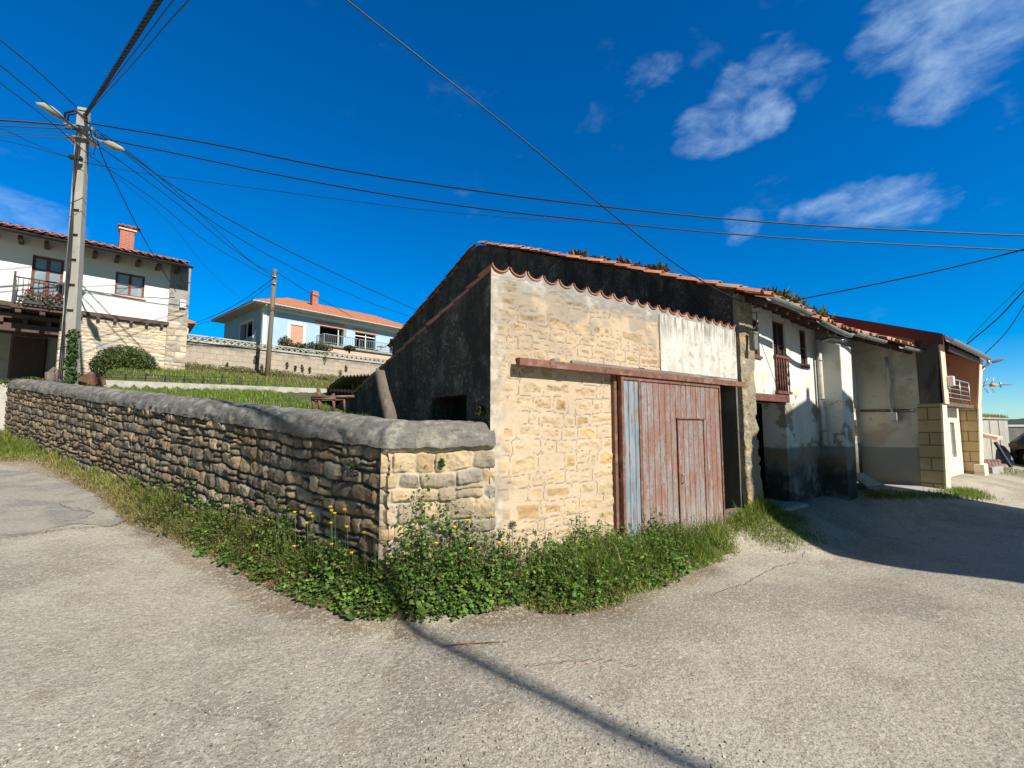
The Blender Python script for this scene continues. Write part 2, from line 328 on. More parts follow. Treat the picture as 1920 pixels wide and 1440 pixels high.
# ================================================================ STONE PANELS
def stones(Uc, Zc, seed, hr, wr, warp=.02, r=.03, split=.15, zmin=-1, zmax=6):
    """returns distance inside stone, id, local x,y"""
    rs = np.random.RandomState(seed)
    uw = Uc+warp*2*(fbm(Uc*3.2, Zc*3.2, 3, seed)-.5)*2; zw = Zc+warp*2*(fbm(Uc*2.6+7, Zc*3.4, 3, seed+3)-.5)*2
    zw = zw+warp*.7*(fbm(Uc*8.5, Zc*6, 2, seed+5)-.5)*2*(warp > .025)+warp*.9*(fbm(Uc*1.1, Zc*1.1, 2, seed+6)-.5)*2*(warp > .025); uw = uw+warp*.8*(fbm(Uc*6, Zc*9, 2, seed+7)-.5)*2*(warp > .025)
    zb = [zmin]
    while zb[-1] < zmax: zb.append(zb[-1]+rs.uniform(*hr))
    zb = np.array(zb); k = np.clip(np.searchsorted(zb, zw)-1, 0, len(zb)-2)
    dist = np.full(Uc.shape, -1.0); sid = np.zeros(Uc.shape, int); lx = np.zeros(Uc.shape); ly = np.zeros(Uc.shape); 
    umin, umax = Uc.min()-1, Uc.max()+1
    for r_ in np.unique(k):
        m = k == r_; ub = [umin]
        while ub[-1] < umax: ub.append(ub[-1]+rs.uniform(*wr)*(1 if rs.rand() > .2 else .55))
        ub = np.array(ub); u = uw[m]; z = zw[m]; j = np.clip(np.searchsorted(ub, u)-1, 0, len(ub)-2)
        a = ub[j]; b = ub[j+1]; c = np.full(a.shape, zb[r_]); d = np.full(a.shape, zb[r_+1]); sub = np.zeros(a.shape, int)
        sp_m = rs.rand(len(ub)) < split; fr = rs.uniform(.35, .65, len(ub)); mid = c+(d-c)*fr[j]
        up = sp_m[j] & (z > mid); dn = sp_m[j] & (z <= mid); c = np.where(up, mid, c); d = np.where(dn, mid, d); sub = np.where(up, 1, 0)
        cx = (a+b)/2; cz = (c+d)/2; hx = (b-a)/2; hz = (d-c)/2; rr = np.minimum(r, np.minimum(hx, hz)*.9)
        qx = np.abs(u-cx)-(hx-rr); qz = np.abs(z-cz)-(hz-rr)
        sd = np.hypot(np.maximum(qx, 0), np.maximum(qz, 0))+np.minimum(np.maximum(qx, qz), 0)-rr
        dist[m] = -sd; sid[m] = (r_*977+j*13+sub*7) % 9973; lx[m] = (u-cx)/hx; ly[m] = (z-cz)/hz
    return dist, sid, lx, ly
def palette(sid, pal, seed, jit=.18):
    rs = np.random.RandomState(seed); n = 9973; P = np.array(pal)[rs.randint(0, len(pal), n)]*(1+jit*(rs.rand(n, 1)*2-1)); return P[sid], rs.rand(n)[sid], rs.rand(n)[sid], rs.rand(n)[sid]
def rubble(us, z0, z1, nz, seed, slope=0., hr=(.09, .17), wr=(.12, .32), pal=((.30, .25, .19), (.36, .30, .22), (.22, .185, .15), (.33, .31, .27), (.40, .33, .24)), mortar=(.17, .15, .125), depth=.07, gap=.006, split=.22, big=1.):
    Ug, T = np.meshgrid(us, np.linspace(0, 1, nz)); Zl = z0+T*(z1-z0); Zg = Zl+slope*np.maximum(Ug, 0)
    d, sid, lx, ly = stones(Ug, Zl, seed, hr, wr, warp=.022*big, r=.035*big, split=split)
    pc, r1, r2, r3 = palette(sid, pal, seed)
    d = d+.012*(fbm(Ug*22, Zl*22, 3, seed+9)-.55)
    prof = ss(d, gap, gap+.017)
    face = (.45+.55*r1)*depth+.020*(r2-.5)*2*lx+.018*(r3-.3)*ly-.010*(np.abs(lx)+np.abs(ly))+.050*(fbm(Ug*9+r1*50, Zl*9+r2*50, 4, seed+4)-.5)+.018*np.abs(fbm(Ug*20, Zl*20, 3, seed+5)-.5)
    h = prof*face-(1-prof)*.012*fbm(Ug*15, Zl*15, 3, 2)
    col = pc*prof[..., None]+np.array(mortar)*(1-prof)[..., None]
    return Ug, Zg, h, col, prof
def panel_obj(name, Ug, Zg, h, col, mat, parent, keep=None):
    nz, nu = Ug.shape
    return npmesh(name, np.stack([Ug, -h, Zg], -1).reshape(-1, 3), grid_faces(nu, nz, keep), mat, parent, cols=col.reshape(-1, 3), smooth=True)
# ================================================================ BOUNDARY WALL (rubble with rounded concrete coping)
bw = thing('boundary_wall', 'long low rubble stone wall with rounded grey concrete coping climbing beside the road', 'wall', (CW[0], CW[1], 0))
rl = math.atan2(-WD[1], -WD[0])       # local x = minus the distance from the corner, local y = towards the field
us = np.concatenate([np.arange(-.05, 5, .0115), np.arange(5, WLEN, .022)])
Ug, Zg, h, col, pr = rubble(us, .02, 1.63, 170, 21, slope=.083, hr=(.085, .17), wr=(.10, .32), pal=((.22, .165, .11), (.30, .225, .145), (.155, .12, .085), (.235, .205, .16), (.34, .265, .17), (.19, .145, .10), (.12, .10, .078)), mortar=(.085, .07, .052), depth=.056, gap=.001, split=.22, big=1.15)
h = h-.014*(1-pr)
li = ss(fbm(Ug*1.3, Zg*1.6, 3, 44), .5, .72)[..., None]; col = col*(1-.45*li)+np.array((.13, .115, .095))*li*.45
mo = ss(fbm(Ug*2.3+5, Zg*2.6, 3, 54), .58, .72)[..., None]; col = col*(1-.35*mo)+np.array((.20, .13, .05))*mo*.35; col = col*(.7+.6*fbm(Ug*17, Zg*17, 3, 56))[..., None]
h = h*(1-.55*ss(Ug, .06, -.04))
npmesh('stone_face', np.stack([-Ug, -h, Zg], -1).reshape(-1, 3), grid_faces(Ug.shape[1], Ug.shape[0])[:, ::-1], M['stonecol'], bw, cols=col.reshape(-1, 3), smooth=True, rz=rl)
SD = (A2-CW); SL = float(np.hypot(*SD)); SD = SD/SL; rsh = math.atan2(SD[1], SD[0]); SN = np.array([-SD[1], SD[0]])
Ug, Zg, h, col, pr = rubble(np.arange(-.05, SL+.04, .008), .02, 1.62, 190, 35, hr=(.12, .20), wr=(.16, .42), pal=((.44, .345, .22), (.36, .30, .22), (.50, .39, .25), (.30, .27, .22), (.42, .30, .165)), mortar=(.47, .41, .31), depth=.036, gap=.0, split=.05, big=1.0)
gr = (ss(fbm(Ug*2.1, Zg*2.1, 3, 64), .5, .68)*ss(Ug, .15, .6))[..., None]; col = col*(1-.45*gr)+np.array((.14, .13, .12))*gr*.45
npmesh('stone_face', np.stack([Ug, -h, Zg], -1).reshape(-1, 3), grid_faces(Ug.shape[1], Ug.shape[0]), M['stonecol'], bw, cols=col.reshape(-1, 3), smooth=True, rz=rsh)
# core of the wall
c = MB(); f0 = WD*WLEN; T2 = .48; T0 = .055
mit = (WN+SN); mit = mit/np.dot(mit, WN)
c.prism([(f0[0]+WN[0]*T0, f0[1]+WN[1]*T0, -.2), (mit[0]*T0, mit[1]*T0, -.2), (mit[0]*T2, mit[1]*T2, -.2), (f0[0]+WN[0]*T2, f0[1]+WN[1]*T2, -.2)][::-1],
        [(f0[0]+WN[0]*T0, f0[1]+WN[1]*T0, 1.60+.083*WLEN), (mit[0]*T0, mit[1]*T0, 1.60), (mit[0]*T2, mit[1]*T2, 1.60), (f0[0]+WN[0]*T2, f0[1]+WN[1]*T2, 1.6+.083*WLEN)][::-1])
e0 = SD*SL
c.prism([(mit[0]*T0, mit[1]*T0, -.2), (e0[0]+SN[0]*T0, e0[1]+SN[1]*T0, -.2), (e0[0]+SN[0]*T2, e0[1]+SN[1]*T2, -.2), (mit[0]*T2, mit[1]*T2, -.2)], [(mit[0]*T0, mit[1]*T0, 1.6), (e0[0]+SN[0]*T0, e0[1]+SN[1]*T0, 1.6), (e0[0]+SN[0]*T2, e0[1]+SN[1]*T2, 1.6), (mit[0]*T2, mit[1]*T2, 1.6)])
c.build('wall_core', M['greycement'], bw)
# coping sweep
path = []
for s in np.concatenate([np.arange(WLEN+.12, 6, -.12), np.arange(6, .02, -.04)]): path.append((WD*s, WN, 1.585+.083*max(s, 0)))
path.append((np.zeros(2), mit, 1.585))
for s in np.arange(.05, SL+.03, .05): path.append((SD*s, SN, 1.588))
m_ = len(path); ns = 40; rows = []
for i, (b, n, z) in enumerate(path):
    th = np.linspace(0, pi, ns); yy = .23-.285*np.sign(np.cos(th))*np.abs(np.cos(th))**.8; zz = .245*np.sin(th)**.95
    if i == 0: zz = zz*.2
    if i == 1: zz = zz*.75
    k = sum_ if False else i*.1
    dn = .035*(fbm(k*1.2+th*0, th*1.6, 3, 70)-.5)+.028*(fbm(k*5, th*4, 4, 71)-.5)-.02*ss(fbm(k*2.3, th*2.0, 3, 78), .58, .66)
    zz = zz+dn*np.sin(th)+.012*(vn(k*.8, 0, 72)-.5); yy = yy-dn*np.cos(th)+.03*(fbm(k*2.0, 3, 2, 73)-.5)
    zz = zz+(.05*(fbm(k*4.5, 1.0, 3, 76)-.5)-.012)*(np.cos(th)**8)
    rows.append(np.stack([b[0]+n[0]*yy, b[1]+n[1]*yy, z+zz-.02*(fbm(k*7, th, 2, 74)), ], -1))
npmesh('coping', np.array(rows).reshape(-1, 3), grid_faces(ns, m_), M['coping'], bw, smooth=True)
cb = MB()
for k in range(m_-1):
    a, b = rows[k], rows[k+1]; cb.poly([a[0], b[0], b[-1], a[-1]])
cb.build('coping_underside', M['coping'], bw)
# ================================================================ TILE ROOF GENERATOR
TPAL = ((.50, .20, .11), (.42, .17, .10), (.56, .26, .16), (.36, .15, .10), (.46, .24, .16), (.30, .14, .10))
def tiles(name, parent, O, across, slope, ncol, nrow, pitch=.21, expo=.36, r=.088, jit=1., sag=None, seed=1, pal=TPAL, seg=6, mat=None, cover=True, channel=True, length=.44, rowstart=0):
    O = np.array(O, float); a = np.array(across, float); a = a/np.linalg.norm(a); s = np.array(slope, float); s = s/np.linalg.norm(s); n = np.cross(a, s); n = n if n[2] > 0 else -n
    rs = np.random.RandomState(seed); th = np.linspace(0, pi, seg+1); VV = []; CC = []; FF = []; base = 0; q = seg+1
    tf = []
    for k in range(seg):
        for (p0, p1, flip) in ((0, 1, 0), (2, 3, 1)):
            f = [p0*q+k, p0*q+k+1, p1*q+k+1, p1*q+k]; tf.append(f[::-1] if flip else f)
        tf.append([0*q+k, 2*q+k, 2*q+k+1, 0*q+k+1])
    tf.append([0, q, 3*q, 2*q]); tf.append([seg, 2*q+seg, 3*q+seg, q+seg]); tf = np.array(tf)
    for i in range(ncol):
        for j in range(rowstart, nrow):
            for kind in ((1,) if cover else ())+((-1,) if channel else ()):
                aa = (i+(.5 if kind > 0 else 0))*pitch+jit*rs.uniform(-.008, .008); t0 = j*expo+jit*rs.uniform(-.018, .018)
                yaw = jit*rs.uniform(-.03, .03); lift = (.035 if kind > 0 else .045)+jit*rs.uniform(-.004, .008); pts = []
                for layer in (0, 1):
                    for l in (0, 1):
                        rr = r*(1-.16*l if kind > 0 else .84+.16*l)-(0.013 if layer else 0)
                        x = aa+rr*np.cos(th)+yaw*l*length; y = np.full(q, t0+l*length)
                        z = (kind*rr*.78*np.sin(th) if kind > 0 else -rr*.7*np.sin(th)+.03)+lift*(1-l*.9)
                        if kind < 0: z = z+(.013 if layer else 0)*0
                        pts.append(O+x[:, None]*a+y[:, None]*s+z[:, None]*n)
                P = np.array(pts)           # order: outer l0, outer l1, inner l0, inner l1
                P = P.reshape(-1, 3)
                if sag is not None: P[:, 2] += sag(aa, t0)
                c = np.array(pal[rs.randint(len(pal))])*rs.uniform(.75, 1.15)
                VV.append(P); CC.append(np.tile(c, (len(P), 1))); FF.append(tf+base); base += len(P)
    return npmesh(name, np.concatenate(VV), np.concatenate(FF), mat or M['tile'], parent, cols=np.concatenate(CC), smooth=False)
# ================================================================ STONE BARN (lean-to with sliding door)
bn = thing('stone_barn', 'small ochre sandstone barn with scalloped tile edge and rusty sliding door', 'barn', A, ROT)
res = .0115; us = np.arange(-.02, 4.90, res); nz = int(3.56/res); Ug, T = np.meshgrid(us, np.linspace(0, 1, nz)); Zg = T*3.56
d, sid, lx, ly = stones(Ug+.004*np.sin(Zg*5), Zg, 5, (.12, .21), (.17, .46), warp=.025, r=.035, split=.10)
pc, r1, r2, r3 = palette(sid, ((.44, .30, .155), (.46, .33, .185), (.37, .245, .12), (.46, .345, .21), (.41, .30, .18)), 8, .14)
mortar = np.array((.485, .38, .27))*np.ones_like(pc); mortar = mortar*(1+.12*(fbm(Ug*3, Zg*3, 3, 3)-.5)[..., None]*2)
vis = ss(d-.05*fbm(Ug*7, Zg*7, 3, 12)-.012+.024*(r1-.5), .0, .016)*(r2 > .08)
rough_ = fbm(Ug*11+r1*30, Zg*16+r2*30, 4, 15); chip = ss(rough_, .62, .50)
chip2 = ss(np.abs(fbm(Ug*8+r3*20, Zg*15, 3, 17)-.5), .035, .0)
h = .010+vis*(.040*(rough_-.35)-.020*chip2*(r3 > .3)-.004)+.004*(fbm(Ug*25, Zg*25, 3, 16)-.5)
jl = ss(np.abs(d), .0045, .0015)*(fbm(Ug*2.2, Zg*2.2, 2, 18) > .36); h = h-.005*jl
vis = vis*(.50+.5*ss(fbm(Ug*1.4, Zg*1.4, 3, 13), .35, .6)); col = mortar*(1-vis[..., None])+pc*vis[..., None]
col = col*(1-.5*(vis*chip2*(r3 > .3))[..., None]); col = col*(1-.62*jl[..., None]); col = col*(.86+.28*fbm(Ug*1.1, Zg*1.1, 4, 29))[..., None]
# grey mortar band under the tiles, lichen on the corner, damp near the ground
band = ss(Zg+.10*(fbm(Ug*5, Zg*5, 3, 19)-.5)*2, 3.20, 3.30)[..., None]; gb = np.array((.36, .34, .31))*(.55+.9*fbm(Ug*14, Zg*14, 4, 20))[..., None]
col = col*(1-band)+gb*band; h = h*(1-band[..., 0])+band[..., 0]*(.012+.008*fbm(Ug*20, Zg*20, 3, 21))
stn = (ss(fbm(Ug*3.5, Zg*3.5, 4, 22)+.25*ss(Zg, 2.7, 3.3), .58, .74)*ss(Zg, 2.3, 3.1))[..., None]; col = col*(1-.5*stn)+np.array((.20, .19, .17))*stn*.5
edge = (ss(Ug+.10*(fbm(Ug*6, Zg*6, 3, 23)-.5)*2, .20, .03))[..., None]; eg = np.array((.44, .40, .34))*(.35+1.2*fbm(Ug*16, Zg*16, 4, 24))[..., None]; col = col*(1-edge*.85)+eg*edge*.85
dmp = (ss(fbm(Ug*2.5+3, Zg*2.5, 4, 25), .56, .70)*ss(Zg, 1.9, 1.0)*ss(Ug, 1.3, .2))[..., None]; col = col*(1-.5*dmp)+np.array((.20, .19, .17))*dmp*.5
h = h*(1-edge[..., 0]*.6)
# scalloped top
SP_ = .235; ph = ((Ug+.03) % SP_)/SP_*2-1; top = 3.375+.085*(1-np.sqrt(np.clip(1-ph**2, 0, 1)))+.012*(fbm(Ug*3, 0*Ug, 2, 26)-.5)*2
Zt = np.where(Zg > 3.30, 3.30+(Zg-3.30)/(3.56-3.30)*(top-3.30), Zg)
cutlow = 2.43+.035*(fbm(Ug*3, 0*Ug, 3, 27)-.5)*2
keep = ~(((Ug > 1.78) & (Zg < 2.44)) | ((Ug > 1.08) & (Ug < 4.9) & (Zg < 2.53-.03*(fbm(Ug*6, 0*Ug, 2, 28)-.3)) & (Zg > 2.47)))
panel_obj('stone_facade', Ug, Zt, h, col, M['ochre'], bn, keep)
q = MB(); q.box(.03, 1.78, .035, .35, -.1, 3.34); q.box(1.78, 4.98, .035, .35, 2.56, 3.34); q.build('wall_core', M['greycement'], bn)
q = MB(); q.box(2.80, 4.87, -.032, -.006, 2.53, 3.335); q.build('plaster_panel', M['white_patch'], bn, bevel=.006)
# weathered lintel beam set into the wall above the rail
q = MB(); q.prism([(1.10, .06, 2.475), (1.10, -.035, 2.475), (4.85, -.045, 2.475), (4.85, .06, 2.475)][::-1], [(1.10, .06, 2.53), (1.10, -.03, 2.53), (4.85, -.04, 2.525), (4.85, .06, 2.525)][::-1]); q.build('lintel', M['woodbeam'], bn)
# side wall, blackened, with its small vent opening
def zs(v): return 3.40-.232*v
q = MB()
hv = (.50, 1.35, 1.62, 2.12)
cuts = [0, hv[0], hv[1], 8.2]
for a, b in zip(cuts, cuts[1:]):
    n_ = max(1, int((b-a)/.5)); 
    for k in range(n_):
        v0 = a+(b-a)*k/n_; v1 = a+(b-a)*(k+1)/n_
        rng = [(-.1, zs(v0), zs(v1))] if (a, b) != (hv[0], hv[1]) else [(-.1, hv[2], hv[2]), (hv[3], zs(v0), zs(v1))]
        for lo, h0, h1 in rng: q.poly([(0, v1, lo), (0, v0, lo), (0, v0, h0), (0, v1, h1)])
for (v0, v1, z0, z1) in ((hv[0], hv[0], hv[2], hv[3]), (hv[1], hv[1], hv[2], hv[3])): q.poly([(0, v0, z0), (.3, v0, z0), (.3, v0, z1), (0, v0, z1)])
q.poly([(0, hv[0], hv[3]), (0, hv[1], hv[3]), (.3, hv[1], hv[3]), (.3, hv[0], hv[3])]); q.poly([(0, hv[0], hv[2]), (0, hv[1], hv[2]), (.3, hv[1], hv[2]), (.3, hv[0], hv[2])])
q.build('side_wall', M['blackwall'], bn)
q = MB(); q.box(.3, .34, hv[0]-.1, hv[1]+.1, hv[2]-.1, hv[3]+.1); q.build('vent', M['dark'], bn)
# roof of the lean-to: tiles run down away from the front
LS = .232; nn = sqrt(1+LS*LS)
tiles('roof', bn, (0.085, 8.25, 3.40-LS*8.25), (1, 0, 0), (0, -1, LS), 21, 23, pitch=SP_, expo=.36, r=.085, seed=31, length=.42)
q = MB(); q.prism([(0.03, .1, 3.30), (4.95, .1, 3.30), (4.95, 8.2, 3.30-LS*8.1), (0.03, 8.2, 3.30-LS*8.1)], [(0.03, .1, 3.37), (4.95, .1, 3.37), (4.95, 8.2, 3.37-LS*8.1), (0.03, 8.2, 3.37-LS*8.1)]); q.build('roof_deck', M['dark'], bn)
# red tile rims in the scallops
q = MB()
for k in range(21):
    uc = -.03+SP_*(k+.5)
    if uc > 4.85: break
    th = np.linspace(pi*1.04, pi*1.96, 9); ro = SP_*.47; ri = ro-.009
    a = [(uc+ro*cos(t), 3.452+.085*sin(t)*1.0+.012) for t in th]; b = [(uc+ri*cos(t), 3.452+.085*sin(t)*.90+.018) for t in th]
    q.col = tuple(np.array(TPAL[k % 6])*.8)
    for m in range(8):
        (x0, z0), (x1, z1), (x2, z2), (x3, z3) = a[m], a[m+1], b[m+1], b[m]
        q.poly([(x0, -.03, z0), (x1, -.03, z1), (x2, -.03, z2), (x3, -.03, z3)]); q.poly([(x0, -.03, z0), (x0, .25, z0-.05), (x1, .25, z1-.05), (x1, -.03, z1)]); q.poly([(x3, -.03, z3), (x2, -.03, z2), (x2, .25, z2-.05), (x3, .25, z3-.05)])
q.build('roof_edge_tile', M['tile'], bn, attr=True)
# dark interior and jambs
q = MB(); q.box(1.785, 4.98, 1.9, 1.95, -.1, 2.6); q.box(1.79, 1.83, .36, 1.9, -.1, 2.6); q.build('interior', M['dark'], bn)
# rail
q = MB(); q.box(.24, 4.90, -.155, -.085, 2.395, 2.475); q.box(.24, 4.90, -.085, -.075, 2.44, 2.475); q.build('door_rail', M['rust'], bn, bevel=.004)
q = MB(); q.box(.78, .86, -.085, .0, 2.47, 2.52); q.build('rail_bracket', M['steel'], bn)
# sliding door (hangs in front of the opening)
dr = thing('sliding_door', None, None); dr.parent = bn
DV = -.10; D0, D1, DZ0, DZ1 = 1.84, 4.14, .22, 2.40
slots = []
u = D0+.04; k = 0
def plank(q, a, b, z0, z1, v=DV):
    # one folded sheet plank: flat front with a narrow step down to the joint
    q.prism([(a+.008, v-.012, z0), (b-.008, v-.012, z0), (b, v+.004, z0), (a, v+.004, z0)], [(a+.008, v-.012, z1), (b-.008, v-.012, z1), (b, v+.004, z1), (a, v+.004, z1)])
ba = [D0+.045, D0+.15, D0+.265, D0+.345]
q = MB()
for a, b in zip(ba, ba[1:]): plank(q, a, b, DZ0, DZ1-.06)
q.build('blue_planks', M['doorblue'], dr)
q = MB(); q2 = MB(); n_ = 15; e0 = D0+.40; w_ = (D1-.03-e0)/n_
W0, W1 = 3.00, 3.66
for k in range(n_):
    a = e0+k*w_; b = a+w_
    if W0-.02 < (a+b)/2 < W1: plank(q, a, b, 1.88, DZ1-.06)
    else: plank(q, a, b, DZ0, DZ1-.06)
q.build('planks', M['doorpaint'], dr)
q = MB(); q.box(D0+.04, D1-.01, DV+.004, DV+.012, DZ0, DZ1-.02); q.build('backing', M['darkwood'], dr)
q = MB(); q.box(D0, D0+.045, DV-.03, DV+.03, DZ0-.02, DZ1); q.box(D0+.345, D0+.385, DV-.022, DV+.0, DZ0, DZ1-.05); q.box(D0+.045, D1-.03, DV-.028, DV+.02, DZ1-.055, DZ1-.003)
q.box(D1-.03, D1, DV-.028, DV+.03, DZ0, DZ1); q.build('door_frame', M['rust'], dr, bevel=.003)
q = MB(); q.box(1.785, 1.838, -.06, .10, .0, 2.40); q.build('door_jamb', M['rust'], bn, bevel=.003)
q = MB(); w0 = W0+.02
for k in range(5): a = w0+k*.122; plank(q, a, a+.122, DZ0+.02, 1.855, DV-.006)
q.build('wicket_planks', M['doorpaint'], dr)
q = MB(); q.box(W0-.02, W1+.02, DV-.04, DV-.01, 1.862, 1.882); q.box(W0, W0+.016, DV-.026, DV-.006, DZ0, 1.86); q.box(W1-.014, W1, DV-.026, DV-.006, DZ0, 1.86); q.build('wicket_frame', M['rust'], dr)
q = MB(); q.tube([(W0+.07, DV-.02, 1.10), (W0+.07, DV-.05, 1.08), (W0+.07, DV-.05, 1.0), (W0+.07, DV-.02, .98)], .008, 6); q.box(W0+.045, W0+.06, DV-.024, DV-.016, .97, 1.11); q.build('door_handle', M['rust'], dr)
# ================================================================ OLD FARMHOUSE (gable end, street front, fire wall)
M['street'] = mk('peeling_limewash', (.66, .65, .61), [dict(c=(.50, .46, .38), n=(1.6, .46, .64), f=.6), dict(c=(.36, .29, .2), n=(6, .54, .66), z=(3.3, 3.8, .15), f=.8), dict(c=(.26, .22, .16), n=(2.6, .53, .575), z=(2.5, 2.3, .25), f=.9),
    dict(c=(.19, .185, .18), z=(1.38, 1.33, .03), f=.9), dict(c=(.26, .185, .11), n=(2.6, .46, .56), z=(1.45, 1.2, .25), f=.9), dict(c=(.045, .04, .034), n=(2.2, .36, .52), z=(1.25, .75, .3), f=.95), dict(c=(.04, .035, .03), n=(5, .46, .6), z=(1.4, .4, .2), f=.7), dict(c=(.3, .26, .2), n=(17, .60, .66), f=.4)], rough=.93, bump=[(9, .4, .02), (50, .3, .005)])
M['rubblepier'] = mk('crumbling_pier_stone', (.28, .24, .17), [dict(c=(.50, .34, .16), n=(3.5, .52, .66), f=.75), dict(c=(.50, .47, .40), n=(6, .52, .7), f=.6), dict(c=(.11, .09, .07), n=(16, .57, .68), f=.75)], rough=.95, bump=[(7, .9, .06), (22, .8, .03), (80, .4, .006)])
M['streakbox'] = mk('weathered_grey_box', (.13, .135, .125), [dict(c=(.22, .22, .2), n=(12, .45, .65, (1, 1, .3)), f=.8)], rough=.8)
M['jambwall'] = mk('stained_recess_wall', (.10, .09, .078), [dict(c=(.22, .22, .21), n=(2, .45, .7), f=.6), dict(c=(.2, .12, .06), n=(6, .5, .7), z=(1.3, .8, .2), f=.6)], rough=.95, bump=[(9, .7, .03)])
M['sand_render'] = mk('cracked_cream_render', (.62, .57, .46), [dict(c=(.40, .34, .24), n=(1.7, .46, .62), f=.7), dict(c=(.20, .16, .11), n=(9, .64, .68), f=.7), dict(c=(.26, .24, .21), n=(3, .5, .7), z=(3.05, 3.5, .15), f=.8), dict(c=(.24, .245, .24), z=(1.30, 1.26, .02), f=.85), dict(c=(.36, .29, .2), n=(5, .42, .6), z=(.95, .6, .2), f=.8)], rough=.92, bump=[(12, .5, .015)])
fh = thing('farmhouse', 'old white limewashed farmhouse with dark gable end, sagging tile roof and stone corner pier', 'house', A, ROT)
HG, HR, HL = 8.22, 7.62, 15.4          # ridge v, ridge z, back eave v
def gz(v): return 4.13+(HR-4.13)*v/HG if v < HG else HR+(5.42-HR)*(v-HG)/(HL-HG)
q = MB(); pts = np.linspace(0, HL, 40)
for a, b in zip(pts, pts[1:]): q.poly([(4.985, b, 1.0 if b > .4 else 0), (4.985, a, 1.0 if a > .4 else 0), (4.985, a, gz(a)-.02), (4.985, b, gz(b)-.02)])
q.poly([(4.99, HL, 0), (4.99, HL, 5.4), (10.6, HL, 5.4), (10.6, HL, 0)][::-1]); q.build('gable_wall', M['blackwall'], fh)
# corner pier, a rough heightfield on two sides
zz = np.arange(.1, 4.02, .02); uu_ = np.concatenate([np.linspace(0, .44, 22), np.linspace(.455, .54, 6)]); Ug, Zg = np.meshgrid(uu_, zz)
nz_ = .07*(fbm(Ug*7, Zg*5, 4, 80)-.5)+.05*(fbm(Ug*16, Zg*14, 3, 81)-.5)*(1.2-ss(Zg, 1, 3)); flare = .06*ss(Zg, 1.1, .3)
front = Ug <= .44
px_ = np.where(front, 5.40-Ug+flare*(Ug/.44), 4.96-nz_*.4-flare*.6); py_ = np.where(front, -.06-nz_-flare, -.06-flare+(Ug-.44))
npmesh('corner_pier', np.stack([px_, py_, Zg], -1).reshape(-1, 3), grid_faces(len(uu_), len(zz))[:, ::1], M['rubblepier'], fh, smooth=True)
q = MB(); q.box(4.99, 5.42, -.02, .5, 0, 4.0); q.build('pier_core', M['rubblepier'], fh)
q = MB(); q.box(4.90, 4.955, .02, 1.9, .0, 2.44); q.build('recess_wall', M['jambwall'], fh)
# street wall
q = MB(); HS = [(5.49, 5.76, 3.0, 3.66), (6.30, 6.83, 2.40, 3.74), (7.47, 7.79, 2.97, 3.72), (5.42, 6.64, -.1, 2.20)]
q.holes(5.42, 8.22, -.1, 3.95, HS, 0, .42); q.holes(9.0, 10.57, -.1, 3.95, [(9.75, 10.0, 2.55, 3.25), (10.10, 10.36, 1.52, 1.90)], 0, .42); q.build('street_wall', M['street'], fh)
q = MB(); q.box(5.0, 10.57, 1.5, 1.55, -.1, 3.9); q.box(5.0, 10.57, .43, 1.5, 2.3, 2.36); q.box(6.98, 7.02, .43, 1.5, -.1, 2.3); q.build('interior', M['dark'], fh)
q = MB(); q.box(5.40, 6.70, -.07, .22, 2.20, 2.33); q.build('lintel_beam', M['redwood'], fh, bevel=.01)
def window(parent, u0, u1, z0, z1, v, mat, gm, nx=1, nz=2, fw=.04, name='window', sill=True):
    q = MB(); q.box(u0, u0+fw, v-.02, v+.03, z0, z1); q.box(u1-fw, u1, v-.02, v+.03, z0, z1); q.box(u0+fw, u1-fw, v-.02, v+.03, z0, z0+fw); q.box(u0+fw, u1-fw, v-.02, v+.03, z1-fw, z1)
    for k in range(1, nx): c = u0+(u1-u0)*k/nx; q.box(c-fw*.6, c+fw*.6, v-.024, v+.02, z0+fw, z1-fw)
    for k in range(1, nz): c = z0+(z1-z0)*k/nz; q.box(u0+fw, u1-fw, v-.014, v+.012, c-fw*.28, c+fw*.28)
    f = q.build(name, mat, parent)
    g = MB(); g.box(u0+fw, u1-fw, v+.002, v+.008, z0+fw, z1-fw); g.build('pane', gm, f)
    return f
for (a, b, c, d) in (HS[0], HS[2]): 
    f = window(fh, a, b, c, d, .045, M['redwood'], M['dark'], 1, 2)
    s_ = MB(); s_.box(a-.03, b+.03, -.03, .2, c-.05, c); s_.build('sill', M['redwood'], f)
f = window(fh, 9.75, 10.0, 2.55, 3.25, .1, M['darkwood'], M['dark'], 1, 2)
M['paintred'] = mk('bright_red_frame_paint', (.50, .12, .06), rough=.6)
f = window(fh, 10.10, 10.36, 1.52, 1.90, .06, M['paintred'], M['glass'], 1, 2)
bd = window(fh, 6.30, 6.83, 2.40, 3.74, .06, M['darkwood'], M['dark'], 2, 3, name='balcony_door')
q = MB(); q.box(6.27, 6.86, -.05, -.01, 3.03, 3.08); q.box(6.27, 6.86, -.06, .02, 2.36, 2.41)
for k in range(6):
    x = 6.31+k*.1; q.tube([(x, -.03, 2.41), (x, -.03, 2.52), (x, -.03, 2.56), (x, -.03, 2.68), (x, -.03, 2.72), (x, -.03, 2.85), (x, -.03, 2.9), (x, -.03, 3.03)], [.012, .012, .022, .012, .022, .012, .02, .012], 6)
q.build('balcony_railing', M['redwood'], fh)
